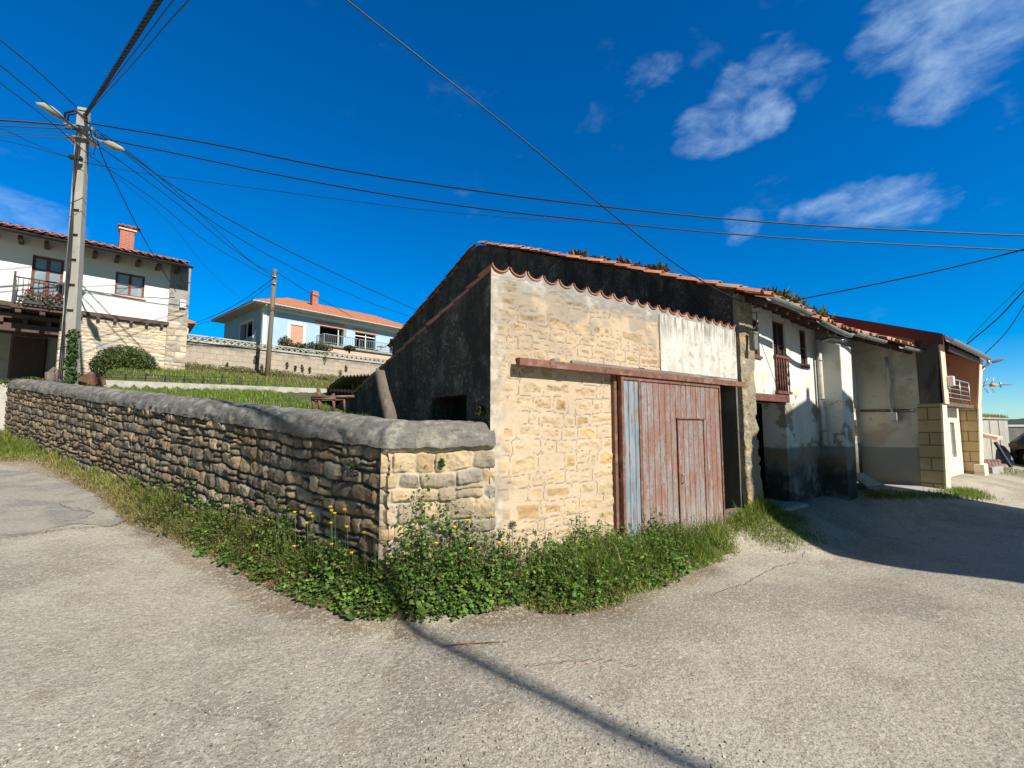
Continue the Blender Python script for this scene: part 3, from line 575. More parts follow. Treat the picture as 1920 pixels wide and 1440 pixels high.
# fire wall buttress
q = MB(); q.prism([(8.22, -.42, .1), (8.74, -.42, .1), (8.74, .42, .1), (8.22, .42, .1)], [(8.24, -.44, 3.42), (8.86, -.44, 3.42), (8.86, .42, 3.74), (8.24, .42, 3.74)])
q.build('fire_wall', M['street'], fh, bevel=.015)
q = MB(); q.tube([(8.12, -.10, 3.55), (8.12, -.10, 1.50), (8.12, -.10, 1.42), (8.14, -.18, 1.36)], .048, 10); q.build('drain_pipe', M['white_patch'], fh)
for z in (3.1, 2.3, 1.65): q = MB(); q.tube([(8.12, -.10, z), (8.12, -.10, z+.03)], .055, 10); q.build('pipe_bracket', M['gutter'], fh)
# eave course: plan line creeps outwards to the right
def ev(u): return -.50-.12*ss(u, 5, 8.3)-.55*ss(u, 8.3, 10.6)
def ez(u): return gz(0)+(.43*ev(u))-.05-.06*float(fbm(u*.9, 2.0, 2, 90))-.12*float(ss(u, 5.5, 7.5))
RP = math.hypot(HG, HR-4.13)
rs = np.random.RandomState(5)
# roof covering: columns follow the creeping eave
allV = []; allF = []; allC = []; base = 0; pitch = .20; seg = 6; th = np.linspace(0, pi, seg+1); qn = seg+1
tf = []
for k in range(seg):
    tf.append([k, k+1, qn+k+1, qn+k][::-1]); tf.append([2*qn+k, 2*qn+k+1, 3*qn+k+1, 3*qn+k]); tf.append([k, 2*qn+k, 2*qn+k+1, k+1][::-1])
tf.append([0, qn, 3*qn, 2*qn]); tf.append([seg, 2*qn+seg, 3*qn+seg, qn+seg]); tf = np.array(tf)
def roofz(u, v):      # roof surface with sag
    if v <= HG:
        e = ev(u); t = (v-e)/(HG-e); z = ez(u)+(HR-ez(u))*t; return z+.07*sin(pi*min(max(t, 0), 1))+.035*(float(vn(u*.9, v*.7, 92))-.5)
    t = (v-HG)/(HL+.45-HG); return HR+(5.25-HR)*t+.03*(float(vn(u*.9, v*.7, 93))-.5)
def put(u, v0, v1, kind, r):
    global base
    z0 = roofz(u, v0); z1 = roofz(u, v1); lift = (.035 if kind > 0 else .05)+rs.uniform(-.006, .014); P = []; dy = rs.uniform(-.015, .015)
    if v0 > v1: pass
    for layer in (0, 1):
        for l in (0, 1):
            rr = r*(1-.16*l if kind > 0 else .84+.16*l)-(.014 if layer else 0); x = u+dy*l*2+rr*np.cos(th)
            z = (kind*rr*.78*np.sin(th) if kind > 0 else -rr*.7*np.sin(th)+.035)+lift*(1-.9*l)+(z1 if l else z0)
            P.append(np.stack([x, np.full(qn, v1 if l else v0), z], -1))
    P = np.array(P).reshape(-1, 3); allV.append(P); c = np.array(TPAL[rs.randint(6)])*rs.uniform(.7, 1.15); allC.append(np.tile(c, (len(P), 1))); allF.append(tf+base); base += len(P)
for i in range(29):
    uc = 4.93+i*pitch
    if uc > 10.75: break
    for kind in (1, -1):
        u_ = uc+(0 if kind > 0 else pitch/2)
        lim = 23 if i < 7 else 7
        for j in range(lim):
            if j == 0 and rs.rand() < .10: continue
            v0 = ev(u_)+j*.37+(rs.uniform(-.06, .05) if j == 0 else rs.uniform(-.02, .02)); put(u_, v0, v0+.43, kind, .088)
        if i < 4:
            for j in range(20): v0 = HL+.45-j*.37+rs.uniform(-.02, .02); put(u_, v0, v0-.43, kind, .088)
for j in range(16): pass
npmesh('roof', np.concatenate(allV), np.concatenate(allF), M['tile'], fh, cols=np.concatenate(allC))
q = MB()
for k in range(14):
    u0 = 5.0+k*.4; u1 = u0+.4
    for a, b in ((None, 2.0), (2.0, 5), (5, HG)):
        va0 = ev(u0)+.05 if a is None else a; va1 = ev(u1)+.05 if a is None else a
        q.poly([(u0, va0, roofz(u0, va0)-.06), (u1, va1, roofz(u1, va1)-.06), (u1, b, roofz(u1, b)-.06), (u0, b, roofz(u0, b)-.06)])
    q.poly([(u0, HG, roofz(u0, HG)-.06), (u1, HG, roofz(u1, HG)-.06), (u1, HL, 5.2), (u0, HL, 5.2)])
q.build('roof_deck', M['darkwood'], fh)
q = MB()
for k in range(15):
    u = 5.2+k*.38
    if 8.15 < u < 8.95: continue
    v0 = ev(u)+.1; q.beam((u, v0, roofz(u, v0)-.11), (u, .4, roofz(u, .4)-.11), .07, .09)
q.build('rafter_ends', M['darkwood'], fh)
def gutter(name, parent, pts, r=.055, mat=None):
    q = MB(); th_ = np.linspace(pi, 2*pi, 8); P = []
    for p in pts: P.append([(p[0], p[1]+r*cos(t), p[2]+r*sin(t)) for t in th_]); 
    for i in range(len(P)-1):
        for k in range(7): q.poly([P[i][k], P[i+1][k], P[i+1][k+1], P[i][k+1]])
    o = q.build(name, mat or M['gutter'], parent); s = o.modifiers.new('thick', 'SOLIDIFY'); s.thickness = .008; return o
gutter('gutter', fh, [(u, ev(u)-.07, ez(u)-.015+.0*u) for u in np.linspace(4.95, 6.35, 8)], .06)
gutter('gutter', fh, [(u, ev(u)-.06-.06*sin((u-6.6)*2), ez(u)-.03-.09*sin((u-6.5)*1.4)) for u in np.linspace(6.7, 8.0, 10)], .05)
gutter('gutter', fh, [(u, ev(u)-.06, ez(u)-.02-.02*(u-8.3)) for u in np.linspace(8.3, 9.3, 6)], .05, M['steel'])
gutter('gutter', fh, [(u, ev(u)-.05, ez(u)-.04) for u in np.linspace(9.8, 10.55, 6)], .05, M['steel'])
q = MB(); q.tube([(8.42, -.50, 3.52), (8.34, -.46, 3.50), (8.2, -.3, 3.56), (8.12, -.12, 3.5)], .04, 8); q.build('drain_elbow', M['steel'], fh)
# electric box and insulator on the pier
q = MB(); q.box(5.12, 5.25, -.22, -.12, 3.03, 3.33); q.box(5.11, 5.26, -.23, -.115, 3.29, 3.35); q.build('electric_box', M['streakbox'], fh, bevel=.02)
q = MB(); q.tube([(5.38, -.05, 3.72), (5.38, -.15, 3.72), (5.36, -.17, 3.5), (5.2, -.17, 3.4)], .012, 6); q.build('cable_bracket', M['steel'], fh)
# doorstep
q = MB(); q.box(5.44, 6.7, -.30, .42, .10, .375); q.build('doorstep', M['concrete'], fh, bevel=.03)
# ================================================================ FAR PEACH HOUSE with fire walls
M['peach'] = mk('peach_render', (.82, .36, .20), [dict(c=(.74, .32, .17), n=(3, .5, .7), f=.5)], rough=.9, bump=[(30, .2, .004)])
M['pinkedge'] = mk('pale_pink_render', (.78, .52, .42), [dict(c=(.6, .3, .22), n=(6, .56, .7), f=.6)], rough=.9, bump=[(30, .3, .006)])
M['sandblock'] = mk('sandstone_blocks', (.4, .3, .16), [dict(c=(.33, .24, .13), n=(5, .5, .7), f=.5)], rough=.9, brick=dict(w=.62, h=.27, m=.012, c1=(.50, .38, .21), c2=(.42, .31, .17), mc=(.16, .12, .07), ax=1), bump=[(40, .3, .005)])
M['creamblock'] = mk('cream_painted_blocks', (.4, .3, .16), [dict(c=(.60, .52, .38), n=(5, .5, .7), f=.5)], rough=.9, brick=dict(w=.62, h=.27, m=.008, c1=(.74, .69, .56), c2=(.70, .64, .50), mc=(.5, .44, .34), ax=0), bump=[(40, .3, .005)])
M['darkstain'] = mk('soot_stained_render', (.11, .095, .08), [dict(c=(.26, .23, .2), n=(4, .5, .7, (1, 1, .4)), f=.7), dict(c=(.04, .035, .03), n=(7, .5, .65, (1, 1, .3)), f=.6)], rough=.95, bump=[(14, .5, .01)])
M['maroonroof'] = mk('maroon_metal_verge', (.10, .018, .013), [dict(c=(.10, .02, .015), n=(4, .5, .7), f=.6)], rough=.6)
ph = thing('peach_house', 'far peach and sandstone village house with deep fire walls, balcony and maroon roof edge', 'house', A, ROT)
def rz2(v): return 3.66+.40*(v+1.56)
# near fire wall: big side face built as cream render with a soot stained strip and block quoin
q = MB()
q.prism([(10.57, -1.12, -.1), (10.57, 6, -.1), (10.95, 6, -.1), (10.95, -1.12, -.1)][::-1], [(10.57, -1.12, rz2(-1.12)-.03), (10.57, 6, rz2(6)-.03), (10.95, 6, rz2(6)-.03), (10.95, -1.12, rz2(-1.12)-.03)][::-1]); q.build('side_wall', M['sand_render'], ph)
q = MB(); q.prism([(10.565, -1.45, 2.24), (10.565, -1.12, 2.24), (10.95, -1.12, 2.24), (10.95, -1.45, 2.24)][::-1], [(10.565, -1.50, rz2(-1.5)-.03), (10.565, -1.12, rz2(-1.12)-.03), (10.95, -1.12, rz2(-1.12)-.03), (10.95, -1.5, rz2(-1.5)-.03)][::-1]); q.build('stained_strip', M['darkstain'], ph)
q = MB(); q.prism([(10.54, -1.40, -.1), (10.54, -1.03, -.1), (10.94, -1.03, -.1), (10.94, -1.40, -.1)][::-1], [(10.545, -1.46, 2.24), (10.545, -1.08, 2.24), (10.95, -1.08, 2.24), (10.95, -1.46, 2.24)][::-1]); q.build('quoin', M['sandblock'], ph)
q = MB(); q.prism([(10.55, -1.432, .0), (10.95, -1.432, .0), (10.95, -1.405, .0), (10.55, -1.405, .0)], [(10.555, -1.49, 2.24), (10.96, -1.49, 2.24), (10.96, -1.462, 2.24), (10.555, -1.462, 2.24)]); q.build('quoin_front', M['creamblock'], ph)
q = MB(); q.box(10.57, 10.97, -1.53, -1.502, 2.24, rz2(-1.5)-.05); q.build('front_strip', M['pinkedge'], ph)
# far fire wall
q = MB(); q.prism([(14.55, -1.36, -.1), (14.55, 6, -.1), (14.95, 6, -.1), (14.95, -1.36, -.1)][::-1], [(14.55, -1.44, 2.24), (14.55, 6, 2.24), (14.95, 6, 2.24), (14.95, -1.44, 2.24)][::-1]); q.build('quoin', M['sandblock'], ph)
q = MB(); q.prism([(14.555, -1.44, 2.24), (14.555, 6, 2.24), (14.95, 6, 2.24), (14.95, -1.44, 2.24)][::-1], [(14.555, -1.56, 3.62), (14.555, 6, rz2(6)-.03), (14.95, 6, rz2(6)-.03), (14.95, -1.56, 3.62)][::-1]); q.build('side_wall', M['peach'], ph)
q = MB(); q.prism([(14.54, -1.40, .0), (14.97, -1.40, .0), (14.97, -1.362, .0), (14.54, -1.362, .0)], [(14.54, -1.49, 2.24), (14.97, -1.49, 2.24), (14.97, -1.45, 2.24), (14.54, -1.45, 2.24)]); q.box(14.5, 15.0, -1.50, -1.30, .0, .75); q.build('quoin_front', M['creamblock'], ph, bevel=.02)
q = MB(); q.prism([(14.54, -1.475, 2.245), (14.97, -1.475, 2.245), (14.97, -1.44, 2.245), (14.54, -1.44, 2.245)], [(14.54, -1.60, 3.6), (14.97, -1.60, 3.6), (14.97, -1.565, 3.6), (14.54, -1.565, 3.6)]); q.build('front_strip', M['pinkedge'], ph)
# lower front wall and the loggia above it
q = MB(); q.holes(10.95, 14.55, -.1, 2.25, [(13.35, 13.85, .95, 1.85)], -1.10, -.8); q.build('lower_wall', M['creamblock'], ph)
q = MB(); q.box(13.35, 13.85, -1.05, -1.03, .95, 1.85); q.build('shuttered_window', M['steel'], ph)
q = MB(); q.holes(10.95, 14.55, 2.25, 4.1, [(12.2, 13.0, 2.3, 3.5), (13.5, 14.1, 2.6, 3.4)], -.2, 0); q.build('loggia_wall', M['peach'], ph)
q = MB(); q.box(12.2, 13.0, -.1, -.08, 2.3, 3.5); q.box(13.5, 14.1, -.1, -.08, 2.6, 3.4); q.build('loggia_door', M['darkwood'], ph)
q = MB(); q.box(10.95, 14.3, -1.42, -.2, 2.22, 2.30); q.build('balcony_slab', M['darkstain'], ph)
q = MB()
for z in (2.42, 2.53, 2.64, 2.75, 2.88): q.tube([(10.96, -1.38, z), (14.2, -1.38, z)], .012 if z < 2.8 else .02, 6)
for u in (10.98, 12.0, 13.1, 14.2): q.tube([(u, -1.38, 2.30), (u, -1.38, 2.88)], .014, 6)
q.build('balcony_railing', M['steel'], ph)
q = MB(); q.box(10.97, 11.0, -1.62, -1.53, 2.62, 2.85); q.box(10.9, 11.04, -1.64, -1.53, 2.63, 2.84); q.build('meter_box', M['white'], ph, bevel=.01)
q = MB(); q.prism([(10.42, -1.64, rz2(-1.64)-.03), (14.95, -1.64, rz2(-1.64)-.03), (14.95, 6.2, rz2(6.2)-.03), (10.42, 6.2, rz2(6.2)-.03)], [(10.42, -1.64, rz2(-1.64)+.05), (14.95, -1.64, rz2(-1.64)+.05), (14.95, 6.2, rz2(6.2)+.05), (10.42, 6.2, rz2(6.2)+.05)]); q.build('roof', M['maroonroof'], ph)
q = MB(); q.prism([(10.36, -1.62, rz2(-1.62)-.17), (10.42, -1.62, rz2(-1.62)-.17), (10.42, 6.2, rz2(6.2)-.17), (10.36, 6.2, rz2(6.2)-.17)], [(10.36, -1.62, rz2(-1.62)+.07), (10.42, -1.62, rz2(-1.62)+.07), (10.42, 6.2, rz2(6.2)+.07), (10.36, 6.2, rz2(6.2)+.07)]); q.build('verge_board', M['maroonroof'], ph)
gutter('gutter', ph, [(10.5, -1.70, 3.60), (14.98, -1.70, 3.58)], .065, M['steel'])
q = MB(); q.box(10.98, 14.53, -1.60, -1.56, 3.40, 3.52)
for k in range(9): u = 11.2+k*.42; q.beam((u, -1.57, rz2(-1.57)-.09), (u, -.2, rz2(-.2)-.09), .07, .1)
q.build('eave_beams', M['darkwood'], ph)
q = MB(); q.tube([(14.9, -1.70, 3.54), (14.9, -1.70, 3.42), (14.93, -1.64, 3.36), (14.98, -1.56, 3.34)], .035, 8); q.build('drain_elbow', M['steel'], ph)
q = MB(); q.tube([(12.6, -1.1, 3.38), (12.9, -1.1, 3.05), (13.2, -1.1, 2.98), (13.6, -1.1, 3.12), (13.9, -1.1, 3.4)], .012, 5); q.build('clothes_line', M['white'], ph)
# pipes on the cream side wall
q = MB(); q.tube([(10.52, -.05, 2.12), (10.52, -1.02, 2.10)], .03, 8); q.build('side_pipe', M['darkstain'], ph)
q = MB(); q.tube([(10.50, -.62, 3.35), (10.50, -.64, 2.7), (10.50, -.60, 2.4), (10.50, -.66, 2.05)], .034, 8); q.box(10.44, 10.565, -.74, -.56, 1.88, 2.06); q.build('side_downpipe', M['white_patch'], ph, bevel=.008)
# yard strip, paving and slab between the houses
q = MB(); q.prism([(9.0, -.9, .2), (10.5, -1.75, .2), (10.55, -1.1, .2), (9.6, .0, .2)], [(9.0, -.9, .40), (10.5, -1.75, .40), (10.55, -1.1, .46), (9.6, .0, .50)]); o = q.build('concrete_apron', M['concrete'], None, loc=A, rz=ROT); props(o, 'low concrete strip along the foot of the cream side wall', 'concrete strip')
q = MB(); q.prism([(9.3, -.42, .46), (9.8, -.60, .46), (9.85, -.2, .68), (9.35, -.05, .70)], [(9.3, -.42, .50), (9.8, -.60, .50), (9.85, -.2, .72), (9.35, -.05, .74)]); o = q.build('leaning_slab', M['concrete'], None, loc=A, rz=ROT); props(o, 'flat grey stone slab lying tilted beside the white fire wall', 'stone slab')
# ================================================================ THINGS BEYOND THE PEACH HOUSE
def fbox(px0, px1, pt, pb, Y, d): a = aty(px0, pt, Y); b = aty(px1, pb, Y); return a[0], b[0], Y, Y+d, b[2], a[2]
a = aty(1836, 786, 14.6); b = aty(1889, 786, 16.6)
cwl = thing('concrete_yard_wall', 'streaky pale concrete wall with grass growing on top, right of the peach house', 'wall', (a[0], a[1], 0), math.atan2(b[1]-a[1], b[0]-a[0]))
M['streak'] = mk('streaky_concrete', (.42, .41, .36), [dict(c=(.16, .15, .13), n=(6, .48, .66, (2.5, 1, .25)), f=.8), dict(c=(.6, .58, .5), n=(9, .56, .7, (2, 1, .4)), f=.6)], rough=.95, bump=[(12, .8, .04, (2, 1, .3))])
Lc = float(np.hypot(b[0]-a[0], b[1]-a[1])); q = MB(); q.box(0, Lc, 0, .35, -.2, 1.98); q.build('wall_body', M['streak'], cwl, bevel=.03)
q = MB(); q.box(Lc*.3, Lc*.31, -.02, .0, -.2, 1.97); q.box(Lc*.62, Lc*.63, -.02, .0, -.2, 1.97); q.box(-.05, Lc+.05, -.05, .4, 1.98, 2.03); q.build('wall_joints', M['streak'], cwl)
a = aty(1888, 797, 22); q = MB(); q.box(0, 14, 0, .3, -1, 1.70); q.box(0, 14, -.05, .35, 1.70, 1.80); o = q.build('grey_block_wall', mk('dark_grey_wall', (.12, .12, .115), [dict(c=(.2, .19, .18), n=(2, .5, .7), f=.6), dict(c=(.6, .6, .58), z=(1.69, 1.71), f=.7)], rough=.95, bump=[(10, .4, .02)]), None, loc=(a[0], 22, 0)); props(o, 'dark grey wall with a pale top edge at the far right of the lane', 'wall')
a = aty(1838, 818, 14.2); b = aty(1852, 812, 14.2)
pc_ = thing('tiled_porch', 'tiny peach tiled canopy over a maroon door at the far end of the peach house', 'porch', wp(15.0, -1.35, 0), ROT)
q = MB(); q.prism([(0, -.35, 1.38), (.9, -.35, 1.38), (.9, .3, 1.55), (0, .3, 1.55)], [(0, -.38, 1.46), (.9, -.38, 1.46), (.9, .3, 1.66), (0, .3, 1.66)]); q.build('canopy', M['pinkedge'], pc_)
q = MB(); q.box(.05, .8, .05, .12, .0, 1.38); q.build('door', M['redwood'], pc_)
# planter with rusty grille, post and car
a = onz(1862, 893, .40); pl = thing('stone_trough', 'low stone trough on the ground with dark soil, in front of the concrete wall', 'trough', a, radians(28))
q = MB(); q.holes(0, .78, 0, .24, [], 0, .08); q.box(0, .78, .5, .58, 0, .24); q.box(0, .08, .08, .5, 0, .24); q.box(.70, .78, .08, .5, 0, .24); q.build('basin', M['concrete'], pl, bevel=.012)
q = MB(); q.box(.08, .70, .08, .5, .02, .15); q.build('soil', M['soil'], pl)
gr_ = thing('rusty_grille', 'rusty brown slatted metal panel leaning behind the stone trough', 'metal panel', aty(1853, 884, 12.9), radians(-8))
q = MB()
for k in range(5): q.prism([(k*.085, 0, 0), (k*.085+.07, 0, 0), (k*.085+.07, .02, 0), (k*.085, .02, 0)], [(k*.085+.03, .16, .33), (k*.085+.10, .16, .33), (k*.085+.10, .18, .33), (k*.085+.03, .18, .33)])
q.build('slats', M['rust'], gr_)
q = MB(); q.beam((-.01, .02, .06), (.44, .02, .06), .02, .03); q.beam((.02, .14, .28), (.46, .14, .28), .02, .03); q.build('crossbars', M['rust'], gr_)
q = MB(); q.beam(aty(1866, 829, 14.0), aty(1896, 876, 13.7), .09, .06); o = q.build('leaning_plank', M['blackmetal'], None); props(o, 'dark plank leaning against the streaky concrete wall', 'plank')
# black car, nose out of frame
car = thing('parked_car', 'black car parked at the right edge beyond the lane', 'car', (16.75, 14.6, .38), radians(12))
M['carpaint'] = mk('black_car_paint', (.008, .008, .01), rough=.35, spec=.4); M['tyre'] = mk('tyre_rubber', (.015, .015, .015), rough=.9)
xs_ = [0, .08, .35, .9, 1.5, 2.4, 3.0, 3.6, 4.0, 4.15]; zt = [.62, .86, .98, 1.34, 1.45, 1.44, 1.02, .92, .8, .6]; zb_ = [.36, .25, .2, .2, .2, .2, .2, .2, .25, .36]; hw = [.55, .72, .80, .82, .84, .84, .84, .82, .74, .58]
rows_ = []
for x, t, b_, h_ in zip(xs_, zt, zb_, hw):
    zm = min(t, .86); tw = h_ if t <= .9 else h_*(1-.30*min(1, (t-.86)/.5)); rows_.append([(x, -h_*.9, b_), (x, -h_, b_+.15), (x, -h_, zm*.92), (x, -tw*.98, t-.04), (x, -tw*.7, t), (x, tw*.7, t), (x, tw*.98, t-.04), (x, h_, zm*.92), (x, h_, b_+.15), (x, h_*.9, b_)])
n9 = len(rows_); o = npmesh('body', np.array(rows_).reshape(-1, 3), grid_faces(10, n9)[:, ::-1], M['carpaint'], car, smooth=True)
q = MB(); q.poly([(.42, -.60, 1.04), (.42, .60, 1.04), (.86, .52, 1.33), (.86, -.52, 1.33)]); q.build('rear_window', M['glass'], car)
q = MB()
for y in (-.8,): q.poly([(1.0, y-.0, .93), (2.6, y-.0, .93), (2.3, y+.19, 1.34), (1.1, y+.19, 1.34)])
q.build('side_window', M['glass'], car)
for x in (.75, 3.35):
    for y in (-.78, .78):
        q = MB(); q.tube([(x, y-.1, .31), (x, y+.1, .31)], .31, 20); wh = q.build('wheel', M['tyre'], car); q = MB(); q.tube([(x, y-.11, .31), (x, y+.11, .31)], .18, 14); q.build('rim', M['steel'], wh)
for y in (-.6, .6): q = MB(); q.box(.03, .10, y-.13, y+.13, .66, .80); q.build('tail_light', M['redwood'], car, bevel=.02)
# street lamp on the far fire wall and television aerial
b0 = wp(14.97, -1.5, 3.15)
sl = thing('street_lamp', 'slim street lamp arm sticking out of the far wall of the peach house', 'street lamp', b0, 0)
e1 = aty(1858, 680, b0[1]+.05)-b0; e2 = aty(1883, 673, b0[1]+.1)-b0
q = MB(); q.tube([(0, 0, 0), tuple(e1*.35+np.array([0, 0, .03])), tuple(e1*.7+np.array([0, 0, .05])), tuple(e1)], .022, 8); q.build('arm', M['steel'], sl)
q = MB(); q.tube([tuple(e1-np.array([.06, 0, .01])), tuple(e1*.6+e2*.4), tuple(e1*.3+e2*.7), tuple(e2)], [.02, .036, .034, .01], 10); q.build('lamp_head', M['redwood'], sl)
b0 = wp(14.97, -1.45, 2.62); an = thing('tv_aerial', 'thin television aerial with grid reflectors and an orange box mounted beside the peach house', 'aerial', b0, 0)
def ap(px, py): return aty(px, py, b0[1]+.05)-b0
q = MB(); q.tube([(0, 0, 0), ap(1842, 720), ap(1845, 724)], .014, 6); q.tube([ap(1842, 722), ap(1896, 721)], .010, 6); q.build('boom', M['steel'], an)
q = MB()
for sg_ in (1, -1):
    c0, c1, c2, c3 = (1844, 722-sg_*2), (1852, 722-sg_*14), (1864, 722-sg_*14), (1858, 722-sg_*2)
    for k in range(2): q.tube([ap(*(c0, c3)[k]), ap(*(c1, c2)[k])], .009, 5)
    for t in (0, .33, .66, 1): q.tube([ap(c0[0]+(c1[0]-c0[0])*t, c0[1]+(c1[1]-c0[1])*t), ap(c3[0]+(c2[0]-c3[0])*t, c3[1]+(c2[1]-c3[1])*t)], .006, 5)
q.build('reflector', M['steel'], an)
M['orange'] = mk('orange_plastic', (.75, .28, .05), rough=.5)
q = MB(); q.tube([ap(1857, 722), ap(1867, 722)], .045, 8); q.build('amplifier_box', M['orange'], an)
q = MB()
for k, x in enumerate((1872, 1876, 1881, 1886, 1891)): p = ap(x, 721.5); q.tube([p+np.array([0, -.12, 0]), p+np.array([0, .12, 0])], .005, 5); q.tube([p+np.array([0, 0, -.08 if k == 1 else -.02]), p+np.array([0, 0, .08 if k == 1 else .02])], .02 if k == 1 else .006, 5)
q.build('directors', M['steel'], an)
# far wooded hill on the right
nh = 70; hx = np.linspace(150, 520, nh); rows_ = []
for k in range(9):
    t = k/8; rows_.append(np.stack([hx, 330+t*60+0*hx, -1+np.sin(pi*t*.5)*(5.6+2.2*fbm(hx*.05, 0*hx, 3, 60)+1.4*fbm(hx*.4, t*4+0*hx, 3, 61))*1.15], -1))
o = npmesh('hill', np.array(rows_).reshape(-1, 3), grid_faces(nh, 9), mk('wooded_hill', (.022, .04, .025), [dict(c=(.05, .07, .05), n=(.2, .45, .65), f=.6)], rough=1), smooth=True); props(o, kind='structure')
# ================================================================ HOUSE BEHIND THE VIEWER whose shadow crosses the lane
oh = thing('opposite_house', 'white house across the lane, out of the picture, shading the street', 'house', A, ROT)
D_ = 7.0; O0, O1, OA = 6.18, 10.75, 8.65; OZ = 6.98; OAZ = 7.74
OPX = 1
q = MB(); q.prism([(O0, -D_, -.5), (O1, -D_, -.5), (O1, -D_-8, -.5), (O0, -D_-8, -.5)][::-1], [(O0, -D_, OZ), (O1, -D_, OZ-.05), (O1, -D_-8, OZ-.05), (O0, -D_-8, OZ)][::-1])
q.prism([(O0, -D_, OZ), (O1, -D_, OZ-.05), (O1, -D_-8, OZ-.05), (O0, -D_-8, OZ)][::-1], [(OA-.01, -D_, OAZ-.06), (OA+.01, -D_, OAZ-.06), (OA+.01, -D_-8, OAZ-.06), (OA-.01, -D_-8, OAZ-.06)][::-1]); q.build('wall', M['white'], oh)
for (ua, za, ub, zb2) in ((O0-.06, OZ-.02, OA, OAZ), (O1+.3, OZ-.14, OA, OAZ)):
    q = MB(); q.prism([(ua, -D_+.1, za-.05), (ub, -D_+.1, zb2-.05), (ub, -D_-8.1, zb2-.05), (ua, -D_-8.1, za-.05)], [(ua, -D_+.1, za+.03), (ub, -D_+.1, zb2+.03), (ub, -D_-8.1, zb2+.03), (ua, -D_-8.1, za+.03)]); q.build('roof', M['tile'], oh)
q = MB(); q.box(OA-.06, OA+.08, -D_-.3, -D_-.05, OAZ-.1, OAZ+.35); q.build('chimney', M['pinkedge'], oh)
window(oh, 7.5, 8.5, 3.5, 4.8, -D_+.03, M['darkwood'], M['glass'], 2, 2); window(oh, 7.6, 8.6, 1.0, 2.3, -D_+.03, M['darkwood'], M['glass'], 2, 2)
def smooth(pts, n=8):
    P = [np.array(p, float) for p in pts]; P = [2*P[0]-P[1]]+P+[2*P[-1]-P[-2]]; out = []
    for i in range(1, len(P)-2):
        for k in range(n):
            t = k/n; out.append(.5*((2*P[i])+(-P[i-1]+P[i+1])*t+(2*P[i-1]-5*P[i]+4*P[i+1]-P[i+2])*t*t+(-P[i-1]+3*P[i]-3*P[i+1]+P[i+2])*t**3))
    out.append(P[-2]); return out
# ================================================================ LEFT HOUSE
CL = aty(345, 700, 16.5); CL[2] = 0; UL = np.array([sin(radians(44.7)), cos(radians(44.7)), 0]); VL = np.array([-UL[1], UL[0], 0]); RL = pi/2-radians(44.7)
def fl(px, py, v=0.):
    p = onpl(px, py, CL+VL*v, VL)-CL; return float(p@UL), float(p[2])
M['lightstone'] = mk('pale_fieldstone', (1, 1, 1), [dict(c=(.6, .56, .5), n=(12, .5, .8), f=.5, mode='MULTIPLY')], rough=.92, bump=[(25, .4, .01)], attr=True)
M['brick'] = mk('red_brick', (.4, .1, .06), rough=.85, brick=dict(w=.21, h=.075, m=.008, c1=(.42, .13, .09), c2=(.34, .10, .07), mc=(.36, .28, .24)))
lh = thing('village_house', 'white village house with stone ground floor, small balcony and brick chimney on the left', 'house', CL, RL)
q = MB(); q.holes(-9.5, -.55, 5.33, 7.62, [(-4.03, -3.33, 5.33, 7.06), (-2.08, -1.30, 6.20, 7.0)], 0, .35); q.build('upper_wall', M['white'], lh)
Ug, Zg, h, col, pr = rubble(np.arange(-3.3, -.50, .016), 2.2, 5.36, 190, 71, hr=(.09, .15), wr=(.2, .5), pal=((.50, .43, .32), (.56, .50, .40), (.44, .36, .25), (.52, .46, .38), (.58, .46, .30)), mortar=(.44, .40, .33), depth=.03, gap=.002, split=.25)
panel_obj('stone_wall', Ug, Zg, h, col, M['lightstone'], lh, ~((Ug > -2.25) & (Ug < -1.9) & (Zg > 3.7) & (Zg < 4.30)))
Ug, Zg, h, col, pr = rubble(np.arange(-.60, .01, .014), 2.2, 7.6, 340, 72, hr=(.13, .24), wr=(.25, .5), pal=((.50, .42, .30), (.42, .36, .28), (.36, .31, .25), (.54, .47, .36)), mortar=(.36, .32, .26), depth=.035, gap=.002, split=.1)
o = panel_obj('stone_pier', Ug, Zg, h+.05, col, M['lightstone'], lh)
q = MB(); q.box(-.60, .0, -.05, .4, 2.2, 7.6); q.box(-.02, .0, .4, 6, 2.2, 7.6); q.box(-3.3, -.6, .03, .35, 2.2, 5.33); q.build('wall_core', M['greycement'], lh)
q = MB(); q.box(-2.42, -1.72, -.045, .0, 4.30, 4.52); q.box(-2.40, -2.24, -.045, .0, 3.7, 4.30); q.build('window_stones', M['concrete'], lh, bevel=.01)
window(lh, -2.24, -1.92, 3.75, 4.30, .15, M['darkwood'], M['glass'], 1, 2)
q = MB(); q.box(-9.5, -.56, -.12, .04, 5.33, 5.47); q.build('floor_beam', M['darkwood'], lh, bevel=.01)
for k in range(6): u = -.75-k*.42; q = MB(); q.box(u-.045, u+.045, -.15, .02, 5.24, 5.33); q.build('joist_end', M['darkwood'], lh)
